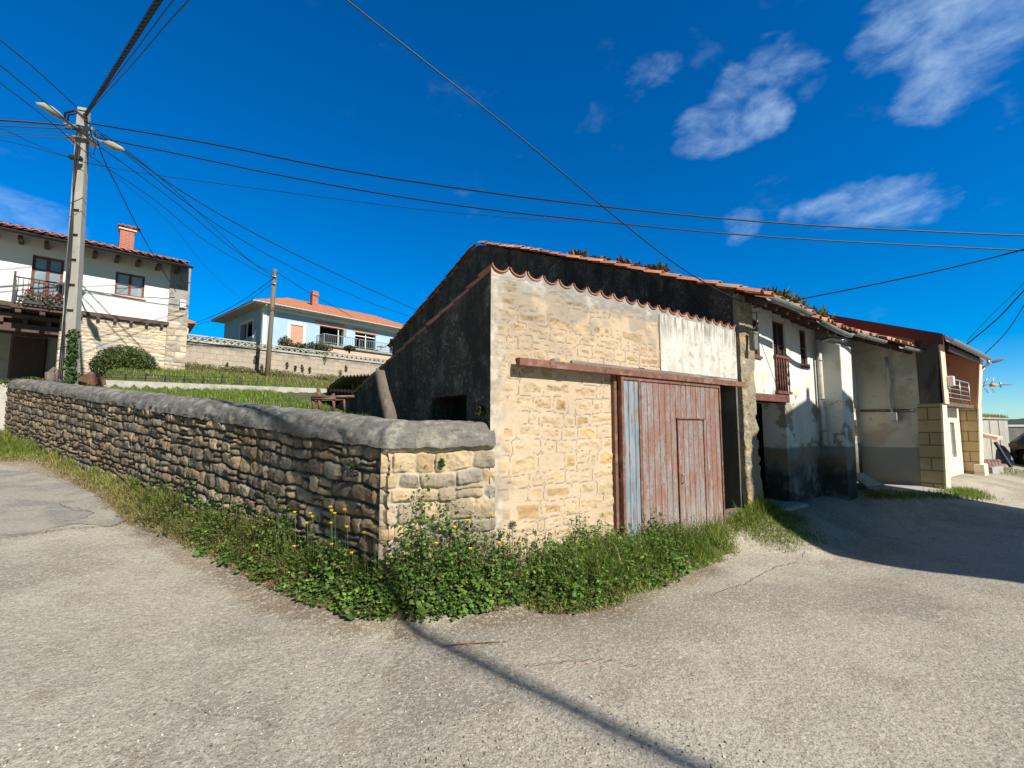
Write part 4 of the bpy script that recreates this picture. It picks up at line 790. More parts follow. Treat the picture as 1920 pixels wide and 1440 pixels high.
# portal recess under the balcony
q = MB(); q.box(-9.5, -3.3, 3.2, 3.25, 2.0, 5.45); q.box(-3.32, -3.28, .0, 3.2, 2.0, 5.45); q.box(-9.5, -3.32, .36, 3.2, 5.34, 5.40); q.build('portal_wall', M['jambwall'], lh)
du0 = fl(18, 680, 2.4)[0]; du1 = fl(84, 680, 2.4)[0]; q = MB(); q.box(du0, du1, 2.38, 2.46, 2.0, 4.8); q.box(-9.5, du0-.02, 2.4, 2.46, 2.0, 5.3); q.box(du1+.02, -3.33, 2.4, 2.46, 2.0, 5.3); q.build('portal_panels', M['concrete'], lh); q = MB(); q.box(du0+.01, du1-.01, 2.32, 2.375, 2.0, 4.75); q.build('portal_door', M['darkwood'], lh, bevel=.01)
q = MB(); q.box(-9.5, -3.3, .05, .30, 4.62, 4.85); q.box(-9.5, -3.3, .6, .85, 4.62, 4.8)
for k in range(7): u = -3.55-k*.5; q.box(u-.05, u+.05, -.05, 1.2, 4.85, 5.0)
q.box(-9.5, -3.3, .02, 1.2, 5.0, 5.04); q.build('portal_beams', M['darkwood'], lh)
f = window(lh, -2.08, -1.30, 6.20, 7.0, .10, M['redwood'], M['curtainglass'], 2, 2, fw=.06)
q = MB(); q.box(-2.14, -1.24, -.05, .12, 6.15, 6.20); q.build('sill', M['pinkedge'], f)
f = window(lh, -4.03, -3.33, 5.38, 7.06, .12, M['redwood'], M['curtainglass'], 2, 4, fw=.07, name='balcony_door')
q = MB(); q.box(-4.35, -3.0, -.62, 0, 5.22, 5.32)
for k in range(3): u = -4.2+k*.5; q.box(u-.06, u+.06, -.58, 0, 5.10, 5.22)
q.build('balcony_floor', M['darkwood'], lh)
q = MB(); q.box(-4.32, -3.03, -.60, -.57, 6.12, 6.16); q.box(-4.32, -3.03, -.60, -.57, 5.42, 5.45); q.box(-4.35, -4.30, -.62, -.56, 5.32, 6.3); q.box(-3.05, -3.0, -.62, -.56, 5.32, 6.3)
q.box(-4.33, -4.31, -.57, .0, 6.12, 6.16); q.box(-4.33, -4.31, -.57, 0, 5.42, 5.45)
for k in range(12): u = -4.25+k*.105; q.tube([(u, -.585, 5.45), (u, -.585, 5.7), (u, -.585, 5.78), (u, -.585, 5.86), (u, -.585, 6.12)], [.009, .009, .018, .009, .009], 5)
q.build('balcony_railing', M['blackmetal'], lh)
# roof
ue, ze = fl(362, 500, -.8); u0e, z0e = fl(0, 430, -.8); zav = (ze+z0e)/2
def rl_(v): return zav+.05+.33*(v+.8)
q = MB(); q.prism([(-9.6, -.80, rl_(-.8)-.10), (ue, -.80, rl_(-.8)-.10), (ue, 5, rl_(5)-.10), (-9.6, 5, rl_(5)-.10)], [(-9.6, -.80, rl_(-.8)), (ue, -.80, rl_(-.8)), (ue, 5, rl_(5)), (-9.6, 5, rl_(5))]); q.build('roof_deck', M['darkwood'], lh)
tiles('roof', lh, (-9.6, -.86, rl_(-.86)+.04), (1, 0, 0), (0, 1, .33), int((ue+9.6)/.22), 4, pitch=.22, r=.068, seed=41, pal=((.50, .19, .11), (.46, .17, .10), (.54, .22, .13)), seg=5)
gutter('gutter', lh, [(u, -.86, rl_(-.86)-.02) for u in (-9.6, -5, ue)], .06, M['blackmetal'])
for k in range(17): u = -.45-k*.55; q = MB(); q.box(u-.05, u+.05, -.62, .1, 7.28, 7.40); q.build('rafter_end', M['darkwood'], lh)
vc = 1.0; uc, zc = fl(240, 425, vc); q = MB(); q.box(uc-.20, uc+.20, vc, vc+.4, 7.4, fl(240, 432, vc)[1]); ch = q.build('chimney', M['brick'], lh)
zt_ = fl(240, 432, vc)[1]
q = MB(); q.box(uc-.25, uc+.25, vc-.05, vc+.45, zt_, zt_+.05); q.build('chimney_slab', M['pinkedge'], ch)
tiles('chimney_cap', ch, (uc-.20, vc-.08, zt_+.07), (1, 0, 0), (0, 1, .18), 4, 1, pitch=.14, seed=43, r=.08, seg=5)
q = MB(); q.box(-.28, -.10, -.16, -.09, *sorted((fl(337, 578)[1], fl(337, 563)[1]))); q.build('meter_box', M['white'], lh, bevel=.01)
# flower box on the balcony
fb_ = thing('flower_box', 'pink flowering planter hanging on the balcony of the white house', 'flower box', CL+UL*-3.66+VL*-.56+np.array([0, 0, 5.36]), RL)
q = MB(); q.box(-.45, .45, -.18, -.02, 0, .16); q.build('planter', M['blackmetal'], fb_, bevel=.01)
M['geranium'] = mk('geranium_leaves', (.10, .11, .04), [dict(c=(.22, .12, .06), n=(9, .5, .6), f=.7)], rough=.8, transl=.3)
M['pinkpetal'] = mk('pink_petals', (.75, .06, .25), rough=.7, transl=.2)
def leafcloud(name, parent, mat, centres, radii, n, size, seed=1, flat=.0, cols=None, up=.3, **kw):
    rs = np.random.RandomState(seed); centres = np.array(centres, float); radii = np.array(radii, float)
    if radii.ndim == 1: radii = np.repeat(radii[:, None], 3, 1)
    w_ = radii.prod(1); k = rs.choice(len(centres), n, p=w_/w_.sum()); d = rs.normal(size=(n, 3)); d /= np.linalg.norm(d, axis=1)[:, None]; rr = rs.rand(n)**.33
    P = centres[k]+d*rr[:, None]*radii[k]
    nrm = d*.7+rs.normal(size=(n, 3))*.6; nrm[:, 2] += up; nrm /= np.linalg.norm(nrm, axis=1)[:, None]
    t = np.cross(nrm, rs.normal(size=(n, 3))); t /= np.linalg.norm(t, axis=1)[:, None]; b = np.cross(nrm, t); s = size*rs.uniform(.5, 1.3, n)[:, None]
    V0 = P-t*s; V1 = P+b*s*.45+nrm*s*.15; V2 = P+t*s; V3 = P-b*s*.45+nrm*s*.15
    VV = np.stack([V0, V1, V2, V3], 1).reshape(-1, 3); FF = np.arange(n*4).reshape(-1, 4)
    cc = None
    if cols is not None: c = np.array(cols)[rs.randint(0, len(cols), n)]*rs.uniform(.6, 1.3, (n, 1)); cc = np.repeat(c, 4, 0)
    return npmesh(name, VV, FF, mat, parent, cols=cc, **kw)
leafcloud('leaves', fb_, M['geranium'], [(-.3, -.12, .24), (0, -.14, .22), (.3, -.12, .26), (-.45, -.15, .1), (.1, -.22, .05)], [.19, .19, .19, .12, .12], 420, .05, 3)
for k, (x, z) in enumerate(((-.38, .38), (.12, .36), (.3, .30), (-.1, .3))): leafcloud('blossom', fb_, M['pinkpetal'], [(x, -.17, z)], [.055], 50, .03, 20+k)
# clipped round bush
M['leafattr'] = mk('leaf_green', (1, 1, 1), rough=.65, attr=True, transl=.35)
p = aty(235, 688, 14.3); bu = thing('round_bush', 'clipped round dark green bush in front of the stone wall', 'bush', (p[0], p[1], p[2]-.9))
leafcloud('foliage', bu, M['leafattr'], [(0, 0, .86), (0, 0, .86)], [(.86, .86, .74), (.82, .82, .70)], 15000, .038, 7, cols=((.05, .085, .015), (.075, .12, .022), (.035, .06, .012), (.11, .15, .03)))
q = MB(); c0 = [(0, 0, 0), (.02, 0, .5), (0, 0, .9)]; q.tube(c0, [.09, .07, .04], 8); q.build('trunk', M['wood'], bu)
# annex roof peeping out on the right of the white house
a0 = aty(338, 640, 24); ax = thing('annex_house', 'sliver of a white annex with orange roof behind the white house corner', 'house', (a0[0], 24, 0), radians(40))
za, zb3 = aty(350, 606, 24)[2], aty(350, 590, 24)[2]
q = MB(); q.box(-4, .32, 0, 4, 4, za+.1); q.build('wall', M['white'], ax); q = MB(); q.prism([(-4, -.3, za), (.62, -.3, za), (.62, 4, za+.05), (-4, 4, za+.05)], [(-4, -.3, za+.10), (.62, -.3, za+.10), (-.4, 2, za+.85), (-4, 2, za+.85)]); q.build('roof', mk('orange_roof_sheet', (.50, .18, .09), [dict(c=(.40, .14, .07), n=(6, .5, .7), f=.5)], rough=.85, bump=[(20, .6, .03, (1, .2, 1))]), ax)
# ================================================================ LOW CONCRETE WALL, FENCE, TERRACE
a, b = LW0[:2], LW1[:2]; Lw = float(np.hypot(*(b-a))); rw = math.atan2(b[1]-a[1], b[0]-a[0])
lw = thing('garden_kerb_wall', 'long low pale concrete wall across the grassy plot', 'wall', (a[0], a[1], 0), rw)
M['palecon'] = mk('pale_weathered_concrete', (.46, .44, .40), [dict(c=(.26, .25, .22), n=(3, .45, .68), f=.7), dict(c=(.60, .58, .53), n=(9, .56, .7), f=.6)], rough=.95, bump=[(14, .6, .02)])
zt1, zt2 = LW0[2], LW1[2]; q = MB()
for k in range(14): t0, t1 = k/14, (k+1)/14; q.prism([(t0*Lw, 0, 2.2), (t1*Lw, 0, 2.2), (t1*Lw, .22, 2.2), (t0*Lw, .22, 2.2)], [(t0*Lw, 0, zt1+(zt2-zt1)*t0), (t1*Lw, 0, zt1+(zt2-zt1)*t1), (t1*Lw, .22, zt1+(zt2-zt1)*t1), (t0*Lw, .22, zt1+(zt2-zt1)*t0)])
q.build('wall_body', M['palecon'], lw)
fn = thing('wire_fence', 'tiny wire fence with thin dark posts above the low concrete wall', 'fence', (a[0], a[1], zt1), rw)
for k in range(9): q = MB(); q.box(k*.5-.01+.1, k*.5+.01+.1, .1, .12, 0, .20 if k % 2 else .26); q.build('post', M['blackmetal'], fn)
for z in (.08, .17): q = MB(); q.tube([(0, .11, z), (4.3, .11, z)], .005, 4); q.build('wire', M['blackmetal'], fn)
rt = math.atan2(TWD[1], TWD[0])
tw = thing('terrace_wall', 'tall pinkish block retaining wall with concrete lattice balustrade below the blue house', 'wall', (TW0[0], TW0[1], 0), rt)
M['block'] = mk('concrete_block_wall', (.4, .3, .2), [dict(c=(.30, .28, .26), n=(1.6, .5, .72), f=.7), dict(c=(.50, .44, .35), n=(5, .52, .64), f=.5), dict(c=(.16, .15, .13), n=(2, .4, .6), z=(4.75, 5.05, .12), f=.8), dict(c=(.14, .13, .11), n=(3, .5, .6), z=(4.35, 4.0, .2), f=.7)], rough=.95, brick=dict(w=.48, h=.235, m=.012, c1=(.42, .35, .27), c2=(.37, .31, .245), mc=(.27, .25, .23)), bump=[(20, .4, .015)])
q = MB(); q.box(-6.5, 9.5, 0, .3, 3.5, 5.10); q.build('block_wall', M['block'], tw)
q = MB(); q.box(-6.5, 9.5, -.06, .36, 5.10, 5.16); q.box(-6.5, 9.5, .10, .20, 5.36, 5.41); q.build('concrete_cap', M['palecon'], tw)
q = MB()
for k in range(60):
    u = -6.4+k*.265
    for s_ in (1, -1): q.beam((u, .15, 5.16 if s_ > 0 else 5.36), (u+.265, .15, 5.36 if s_ > 0 else 5.16), .05, .035)
q.build('lattice_balustrade', M['palecon'], tw)
Ug, Zg, h, col, pr = rubble(np.arange(-6.5, 9.5, .05), 3.2, 4.02, 20, 77, hr=(.12, .22), wr=(.2, .5), pal=((.40, .30, .18), (.46, .38, .26), (.34, .28, .2)), mortar=(.2, .17, .12), depth=.12, gap=.002)
panel_obj('stone_footing', Ug, Zg, h+.05, col, M['lightstone'], tw)
# ================================================================ BLUE HOUSE
CB = aty(490, 650, 27.); CB[2] = 0; UB = np.array([sin(radians(40.7)), cos(radians(40.7)), 0]); VB = np.array([-UB[1], UB[0], 0]); RB = pi/2-radians(40.7)
bh = thing('blue_house', 'half renovated pale blue house with orange hip roof on the terrace', 'house', CB, RB)
M['blue'] = mk('pale_blue_render', (.33, .48, .62), [dict(c=(.42, .54, .63), n=(1.2, .45, .7), f=.6), dict(c=(.42, .44, .42), n=(2.6, .6, .72), f=.5)], rough=.9, bump=[(30, .2, .006)])
M['pinkblock'] = mk('pink_block_base', (.5, .4, .3), rough=.95, brick=dict(w=.4, h=.2, m=.01, c1=(.60, .42, .34), c2=(.55, .38, .31), mc=(.5, .42, .36)))
M['hollowbrick'] = mk('hollow_brick_infill', (.5, .3, .2), rough=.9, brick=dict(w=.28, h=.17, m=.014, c1=(.62, .30, .20), c2=(.56, .26, .17), mc=(.42, .34, .28)))
M['orangeroof'] = mk('orange_tile_roof', (.44, .165, .08), [dict(c=(.34, .12, .06), n=(3, .45, .62), f=.7), dict(c=(.50, .25, .14), n=(14, .52, .64), f=.5)], rough=.85)
HB = [(1.66, 2.45, 6.75, 8.15), (3.56, 5.25, 6.95, 8.38), (6.13, 7.78, 7.05, 8.36), (9.0, 9.9, 7.0, 8.3)]
q = MB(); q.holes(0, 12, 5.2, 8.98, HB, 0, .3); q.build('front_wall', M['blue'], bh)
q = MB()
for a_, b_ in ((0, 1.5), (3.6, 6.5)): q.box(.0, .3, a_ if a_ else .3, b_, 5.2, 8.98)
q.box(.0, .3, 1.5, 3.6, 5.2, 7.30); q.box(0, .3, 1.5, 3.6, 8.3, 8.98); q.box(0, 12, 6.5, 6.8, 5.2, 8.98); q.box(11.7, 12, .3, 6.5, 5.2, 8.98); q.build('side_wall', M['blue'], bh)
q = MB(); q.box(.32, 11.6, 2.2, 2.25, 5.2, 8.9); q.box(.33, 11.6, .3, 2.2, 8.55, 8.6); q.box(1.2, 1.25, .3, 6.4, 5.2, 8.9); q.build('interior', M['dark'], bh)
q = MB(); q.box(-.02, .22, -.025, .0, 5.2, 8.98); q.box(-.025, 0, -.02, .24, 5.2, 8.98)
q.box(1.48, 1.66, -.02, 0, 6.7, 8.33); q.box(2.45, 2.63, -.02, 0, 6.7, 8.33); q.box(1.66, 2.45, -.02, 0, 8.15, 8.33)
q.box(-.03, 0, 1.35, 1.5, 7.2, 8.45); q.box(-.03, 0, 3.6, 3.75, 7.2, 8.45); q.box(-.03, 0, 1.5, 3.6, 8.3, 8.45)
q.box(-.02, 11.9, -.015, -.001, 8.80, 8.975); q.build('white_trim', M['white'], bh)
q = MB(); q.box(1.66, 2.45, .04, .1, 6.75, 8.15); q.build('bricked_up_door', M['hollowbrick'], bh)
q = MB(); q.box(3.3, 5.5, -.02, -.001, 8.39, 8.60); q.box(5.95, 8.0, -.02, -.001, 8.37, 8.55); q.build('exposed_lintel', M['hollowbrick'], bh)
q = MB(); q.box(3.2, 5.3, -.012, -.0005, 8.60, 8.72); q.box(5.25, 5.45, -.012, -.0005, 7.9, 8.39); q.box(6.0, 7.4, -.012, -.0005, 8.55, 8.64); q.build('bare_patch', M['greycement'], bh)
q = MB(); q.box(4.9, 4.96, .1, .15, 7.0, 8.38); q.box(7.0, 7.05, .1, .15, 7.05, 8.36); q.box(6.13, 7.78, .1, .15, 8.1, 8.16); q.build('window_frame', M['white'], bh)
q = MB(); q.box(0, .04, 2.4, 2.55, 7.3, 8.3); q.box(0, .04, 1.5, 1.56, 7.3, 8.3); q.box(0, .04, 1.56, 2.4, 7.3, 7.35); q.build('side_window_frame', M['pinkedge'], bh)
ev1 = -.65; zeB = 8.98
rb, zrb = None, None
pr_ = onpl(540, 559, CB+VB*3.25, VB)-CB; ru = float(pr_@UB); rzv = float(pr_[2])
e_ = [(-.75, ev1), (12.7, ev1), (12.7, 7.2), (-.75, 7.2)]; r0 = (ru, 3.25, rzv); r1_ = (9.6, 3.25, rzv)
VVb = []; FFb = []
def slope_grid(A_, B_, C_, D_, n1, n2):
    """corrugated patch: A-B eave, D-C ridge"""
    A_, B_, C_, D_ = map(lambda t: np.array(t, float), (A_, B_, C_, D_)); base = sum(len(v) for v in VVb); s = np.linspace(0, 1, n1); t = np.linspace(0, 1, n2); S2, T2_ = np.meshgrid(s, t)
    P = ((A_*(1-S2[..., None])+B_*S2[..., None])*(1-T2_[..., None])+(D_*(1-S2[..., None])+C_*S2[..., None])*T2_[..., None])
    e = np.linalg.norm(B_-A_); along = ((P-A_)@((B_-A_)/e)); P[..., 2] += .035*np.abs(np.sin(along*pi/.26))+.02*((T2_*12) % 1)
    VVb.append(P.reshape(-1, 3)); FFb.append(grid_faces(n1, n2)+base)
zE = zeB+.12
slope_grid((e_[0][0], e_[0][1], zE), (e_[1][0], e_[1][1], zE), r1_, r0, 420, 25)
slope_grid((e_[3][0], e_[3][1], zE), (e_[0][0], e_[0][1], zE), r0, r0, 240, 20)
slope_grid((e_[1][0], e_[1][1], zE), (e_[2][0], e_[2][1], zE), r1_, r1_, 60, 8)
slope_grid((e_[2][0], e_[2][1], zE), (e_[3][0], e_[3][1], zE), r0, r1_, 60, 8)
npmesh('roof', np.concatenate(VVb), np.concatenate(FFb), M['orangeroof'], bh, smooth=True)
q = MB(); q.box(-.75, 12.7, ev1, 7.2, zE-.13, zE-.03); q.build('eave_slab', M['palecon'], bh)
gutter('gutter', bh, [(-.8, ev1-.05, zE-.02), (12.7, ev1-.05, zE-.02)], .07, M['white'])
q = MB(); q.tube([(-.05, ev1, zE-.1), (-.05, -.1, zE-.4), (-.05, -.06, 6)], .05, 6); q.build('downpipe', M['white'], bh)
uc, zc = None, None
pc2 = onpl(592, 546, CB+VB*1.6, VB)-CB; q = MB(); q.box(float(pc2@UB)-.2, float(pc2@UB)+.2, 1.6, 2.0, 9, float(pc2[2])); q.box(float(pc2@UB)-.24, float(pc2@UB)+.24, 1.56, 2.04, float(pc2[2])-.3, float(pc2[2])-.22); q.build('chimney', M['brick'], bh)
q = MB(); q.box(3.3, 12, -1.1, -.02, 6.88, 7.02); q.build('balcony_slab', M['greycement'], bh)
q = MB(); q.box(3.7, 12, -.95, -.02, 5.0, 6.88); q.build('balcony_base', M['pinkblock'], bh)
q = MB()
for x0, x1 in ((3.35, 5.75), (5.85, 8.9), (9.0, 11.9)):
    q.beam((x0, -1.05, 7.66), (x1, -1.05, 7.66), .04, .04); q.beam((x0, -1.05, 7.12), (x1, -1.05, 7.12), .03, .03); q.box(x0-.02, x0+.02, -1.07, -1.03, 7.0, 7.68)
    n_ = int((x1-x0)/.13)
    for k in range(1, n_): x = x0+(x1-x0)*k/n_; q.box(x-.009, x+.009, -1.059, -1.041, 7.12, 7.66)
q.beam((3.35, -1.05, 7.66), (3.35, -.02, 7.66), .04, .04)
for k in range(7): q.box(3.341, 3.359, -.15-k*.13, -.132-k*.13, 7.02, 7.66)
q.build('balcony_railing', M['steel'], bh)
tb = thing('garden_table', 'small round white table behind the balcony railing of the blue house', 'table', CB+UB*7.9+VB*-.55+np.array([0, 0, 7.02]), RB)
q = MB(); q.tube([(0, 0, .42), (0, 0, .46)], .32, 18); q.build('tabletop', M['white'], tb); q = MB(); q.tube([(0, 0, 0), (0, 0, .42)], .04, 8); q.tube([(0, 0, 0), (0, 0, .03)], .18, 12); q.build('leg', M['white'], tb)
# boulders beside the blue house
rk = aty(430, 645, 23.5); M['rock'] = mk('tan_rock', (.36, .31, .22), [dict(c=(.16, .15, .12), n=(3, .5, .7), f=.8), dict(c=(.10, .11, .04), n=(6, .58, .7), f=.7)], rough=.95, bump=[(6, .8, .08)])
def rock(name, loc, rad, seed, label, mat=None, sc=(1, 1, .8), sub=4):
    bm = bmesh.new(); bmesh.ops.create_icosphere(bm, subdivisions=sub, radius=1)
    for v in bm.verts:
        n = v.co.copy(); k = 1+.45*(float(fbm(n.x*1.3+seed, n.y*1.3+n.z*1.7, 4, seed))-.5)*2; v.co = Vector((n.x*sc[0], n.y*sc[1], n.z*sc[2]))*rad*k
    me = bpy.data.meshes.new(name); bm.to_mesh(me); bm.free(); me.materials.append(mat or M['rock']); me.polygons.foreach_set('use_smooth', [True]*len(me.polygons)); o = bpy.data.objects.new(name, me); COL.objects.link(o); o.location = [float(c) for c in loc]; props(o, label, 'rock'); return o
rock('boulder', (rk[0]-.25, 23.5, 5.35), .72, 3, 'large tan boulder left of the blue house, higher of the two', sc=(1, 1, .75)); rock('boulder', (rk[0]+.85, 23.9, 5.15), .52, 9, 'smaller tan boulder below the side window of the blue house', sc=(1.3, 1, .65))
# ================================================================ SMALL THINGS BEHIND THE WALL
q = MB(); t0 = aty(731, 782, 5.35); t1 = aty(712, 698, 5.5)
pts = [t0-np.array([-.02, 0, .3]), t0, t0*.5+t1*.5+np.array([-.005, 0, 0]), t1]; PT = smooth(pts, 10); q.tube(PT, [(.088-.028*i/len(PT))*(1+.22*(float(fbm(i*.45, 1.0, 3, 5))-.5)) for i in range(len(PT))], 14)
q.tube([t1-np.array([.02, 0, .03]), t1+np.array([-.035, 0, .05])], [.035, .012], 6); q.tube([t1+np.array([.03, 0, -.06]), t1+np.array([.03, 0, .02])], [.03, .012], 6)
st = q.build('wooden_stump_post', M['wood'], None); props(st, 'rough split wooden post leaning behind the coping beside the black barn wall', 'post')
gt = thing('rusty_gate', 'red rusty pipe gate standing in the grass behind the wall', 'gate', (0, 0, 0))
for (x0, y0, x1, y1, r) in ((597, 727, 600, 772, .035), (625, 738, 626, 772, .028), (586, 745, 589, 772, .028), (645, 742, 646, 772, .02)): q = MB(); q.tube([aty(x0, y0, 8.), aty(x1, y1, 8.)], r, 8); q.build('post', M['rust'], gt)
for (x0, y0, x1, y1) in ((584, 745, 664, 743), (586, 748, 630, 747)): q = MB(); q.tube([aty(x0, y0, 8.-.03), aty(x1, y1, 8.-.03)], .022, 8); q.build('rail', M['rust'], gt)
sh = thing('corrugated_shelter', 'small dark shelter with a mossy corrugated sheet roof beyond the gate', 'shelter', (0, 0, 0))
c4 = [aty(643, 705, 11.5), aty(702, 702, 11.5), aty(672, 730, 14.5), aty(612, 727, 14.5)]
n1, n2 = 90, 6; s = np.linspace(0, 1, n1)[None, :, None]; t = np.linspace(0, 1, n2)[:, None, None]; Pq = (c4[0]*(1-s)+c4[1]*s)*(1-t)+(c4[3]*(1-s)+c4[2]*s)*t; Pq[..., 2] += .03*np.sin(np.linspace(0, 9*2*pi, n1))[None]
o = npmesh('corrugated_roof', Pq.reshape(-1, 3), grid_faces(n1, n2), mk('mossy_sheet', (.13, .14, .09), [dict(c=(.06, .07, .03), n=(5, .45, .7), f=.8)], rough=.8), sh, smooth=True); o.modifiers.new('t', 'SOLIDIFY').thickness = .012
q = MB(); q.tube([aty(662, 712, 12.2), aty(662, 745, 12.2)], .03, 6); q.build('post', M['rust'], sh); q = MB(); q.tube([aty(616, 722, 13.9), aty(616, 742, 13.9)], .03, 6); q.build('post', M['rust'], sh)
q = MB(); p0 = aty(613, 724, 14.6); p1 = aty(700, 715, 14.6); q.poly([p0, p1, p1-np.array([0, 0, 1]), p0-np.array([0, 0, 1])]); q.build('back_panel', M['dark'], sh)
p = aty(165, 714, 12.6); q = MB(); q.prism([(-.28, 0, 0), (.12, 0, -.12), (.12, .3, -.12), (-.28, .3, 0)], [(-.26, 0, .10), (.02, 0, .26), (.02, .3, .26), (-.26, .3, .10)]); q.prism([(.02, .1, -.1), (.26, .1, -.1), (.26, .3, -.1), (.02, .3, -.1)], [(.10, .1, .12), (.22, .1, .10), (.22, .3, .10), (.10, .3, .12)]); o = q.build('rusty_scrap', M['rust'], None, loc=p, bevel=.01); props(o, 'brown rusty scrap metal piece lying behind the coping beside the concrete pole', 'scrap metal')
p = aty(97, 715, 12.4); q = MB(); q.tube([p+np.array([.0, 0, -.1]), p+np.array([-.08, 0, .25])], [.13, .10], 9); q.tube([p+np.array([.12, .05, -.1]), p+np.array([.16, .05, .32])], [.09, .07], 8); q.tube([p+np.array([-.08, 0, .22]), p+np.array([.02, .05, .38])], [.07, .05], 8); o = q.build('tree_stump', M['wood'], None); props(o, 'broken grey tree stump behind the coping left of the concrete pole', 'stump')
# gate pillar at the far end of the boundary wall
e = CW+WD*(WLEN+.75); q = MB(); q.box(-.55, .45, -.2, .3, .8, 2.95); q.build('gate_pillar', M['palecon'], None, loc=(e[0], e[1], 0), rz=rl, bevel=.02); props(bpy.data.objects['gate_pillar'], 'pale stone pillar at the far left end of the rubble wall', 'pillar')
# ================================================================ POLES
Ga = onz(735, 1168, .08); Gb = onz(1300, 1440, .08); gdir = Gb-Ga; npl = np.cross(gdir, SUN)
P1 = onpl(160, 222, Ga, npl); Q1 = onpl(305, 0, Ga, npl)
PB = np.array([P1[0]-.05, P1[1], float(F(P1[0], P1[1]))-.3])
up_ = thing('utility_pole', 'tall square concrete utility pole with footholes carrying two street lamps and many cables', 'utility pole', PB, radians(20))
HP = float(P1[2]-PB[2])+.15
MR = Matrix.Rotation(-.030, 3, 'Y') @ Matrix.Rotation(radians(20), 3, 'Z'); PB = np.array(P1)+np.array([-.05, 0, .15])-np.array(MR @ Vector((0, 0, HP))); up_.location = PB.tolist(); up_.rotation_euler = MR.to_euler()
q = MB(); nst = 22; w0, w1 = .145, .105; d0, d1 = .125, .09
def wd(z): t = z/HP; return w0+(w1-w0)*t, d0+(d1-d0)*t
zs_ = [0, HP]
for sx in (1, -1):
    a0, a1 = (wd(0), wd(HP)); q.prism([(sx*a0[0]*.55, -a0[1], 0), (sx*a0[0], -a0[1], 0), (sx*a0[0], a0[1], 0), (sx*a0[0]*.55, a0[1], 0)][::sx], [(sx*a1[0]*.55, -a1[1], HP), (sx*a1[0], -a1[1], HP), (sx*a1[0], a1[1], HP), (sx*a1[0]*.55, a1[1], HP)][::sx])
a0, a1 = (wd(0), wd(HP)); q.prism([(-a0[0]*.55, -a0[1]*.35, 0), (a0[0]*.55, -a0[1]*.35, 0), (a0[0]*.55, a0[1]*.35, 0), (-a0[0]*.55, a0[1]*.35, 0)], [(-a1[0]*.55, -a1[1]*.35, HP), (a1[0]*.55, -a1[1]*.35, HP), (a1[0]*.55, a1[1]*.35, HP), (-a1[0]*.55, a1[1]*.35, HP)])
z = .3
while z < HP-2.6:
    w_, d_ = wd(z); w2, d2 = wd(z+.66); q.prism([(-w_*.551, -d_*.97, z+.13), (w_*.551, -d_*.97, z+.13), (w_*.551, -d_*.3, z+.20), (-w_*.551, -d_*.3, z+.20)], [(-w2*.551, -d2*.97, z+.67), (w2*.551, -d2*.97, z+.67), (w2*.551, -d2*.3, z+.62), (-w2*.551, -d2*.3, z+.62)]); z += .66
w_, d_ = wd(HP-2.6); q.prism([(-w_*.56, -d_*.97, HP-2.6), (w_*.56, -d_*.97, HP-2.6), (w_*.56, d_*.97, HP-2.6), (-w_*.56, d_*.97, HP-2.6)], [(-a1[0]*.56, -a1[1]*.97, HP), (a1[0]*.56, -a1[1]*.97, HP), (a1[0]*.56, a1[1]*.97, HP), (-a1[0]*.56, a1[1]*.97, HP)])
q.build('shaft', M['polecon'], up_)
q = MB(); q.box(-.10, .10, -.12, .12, HP, HP+.09); q.build('pole_cap', M['concrete'], up_, bevel=.02)
Rinv = MR.inverted()
def tol(p): return tuple(Rinv @ Vector([float(c) for c in (np.array(p)-PB)]))
Yp = P1[1]
def lamp(pts, heads, nm='lamp'):
    q = MB(); q.tube([tol(aty(*p)) for p in pts], .028, 8); arm = q.build('lamp_arm', M['steel'], up_)
    q = MB(); q.tube([tol(aty(*p)) for p in heads], [.03, .085, .10, .075, .03][:len(heads)], 10); q.build('lamp_head', M['polecon'], arm)
lamp([(150, 243, Yp-.1), (133, 234, Yp-.4), (118, 222, Yp-.7)], [(120, 224, Yp-.7), (108, 215, Yp-.8), (96, 207, Yp-1.0), (82, 198, Yp-1.1), (67, 194, Yp-1.2)])
lamp([(168, 253, Yp), (182, 262, Yp-.1), (197, 268, Yp-.2)], [(193, 267, Yp-.2), (204, 270, Yp-.3), (213, 274, Yp-.3), (223, 278, Yp-.4), (232, 280, Yp-.4)])
q = MB(); q.tube([tol(aty(*p)) for p in ((163, 222, Yp-.3), (140, 207, Yp-.4), (122, 212, Yp-.5), (121, 226, Yp-.4), (136, 235, Yp-.3))], .03, 6); q.tube([tol(aty(*p)) for p in ((166, 232, Yp-.3), (146, 212, Yp-.4), (128, 216, Yp-.5), (127, 226, Yp-.4))], .022, 6)
q.tube([tol(aty(*p)) for p in ((168, 228, Yp-.35), (170, 250, Yp-.4), (180, 275, Yp-.4), (175, 290, Yp-.4), (166, 286, Yp-.4))], .010, 5); q.build('cable_loop', M['cable'], up_)
q = MB()
for k in range(3): q.tube([tol(aty(x+k*2.0+(k-1)*sin(y*.03)*2, y, Yp-.30)) for x, y in ((147, 250), (140, 300), (136, 360), (132, 430), (127, 500), (120, 580), (115, 660), (111, 710))], .014, 5)
q.build('down_cables', M['cable'], up_)
q = MB(); q.box(-.30, .30, -.22, -.12, HP-.55, HP-.48); q.box(-.28, .28, -.20, .20, HP-.8, HP-.77); q.build('clamp', M['steel'], up_)
q = MB(); p = tol(aty(146, 298, Yp-.2)); q.box(p[0]-.16, p[0]+.1, p[1]-.1, p[1]+.02, p[2]-.04, p[2]+.04); q.build('insulator', M['cable'], up_)
T1 = aty(516, 505, 18.5); B1 = aty(499, 727, 18.5)
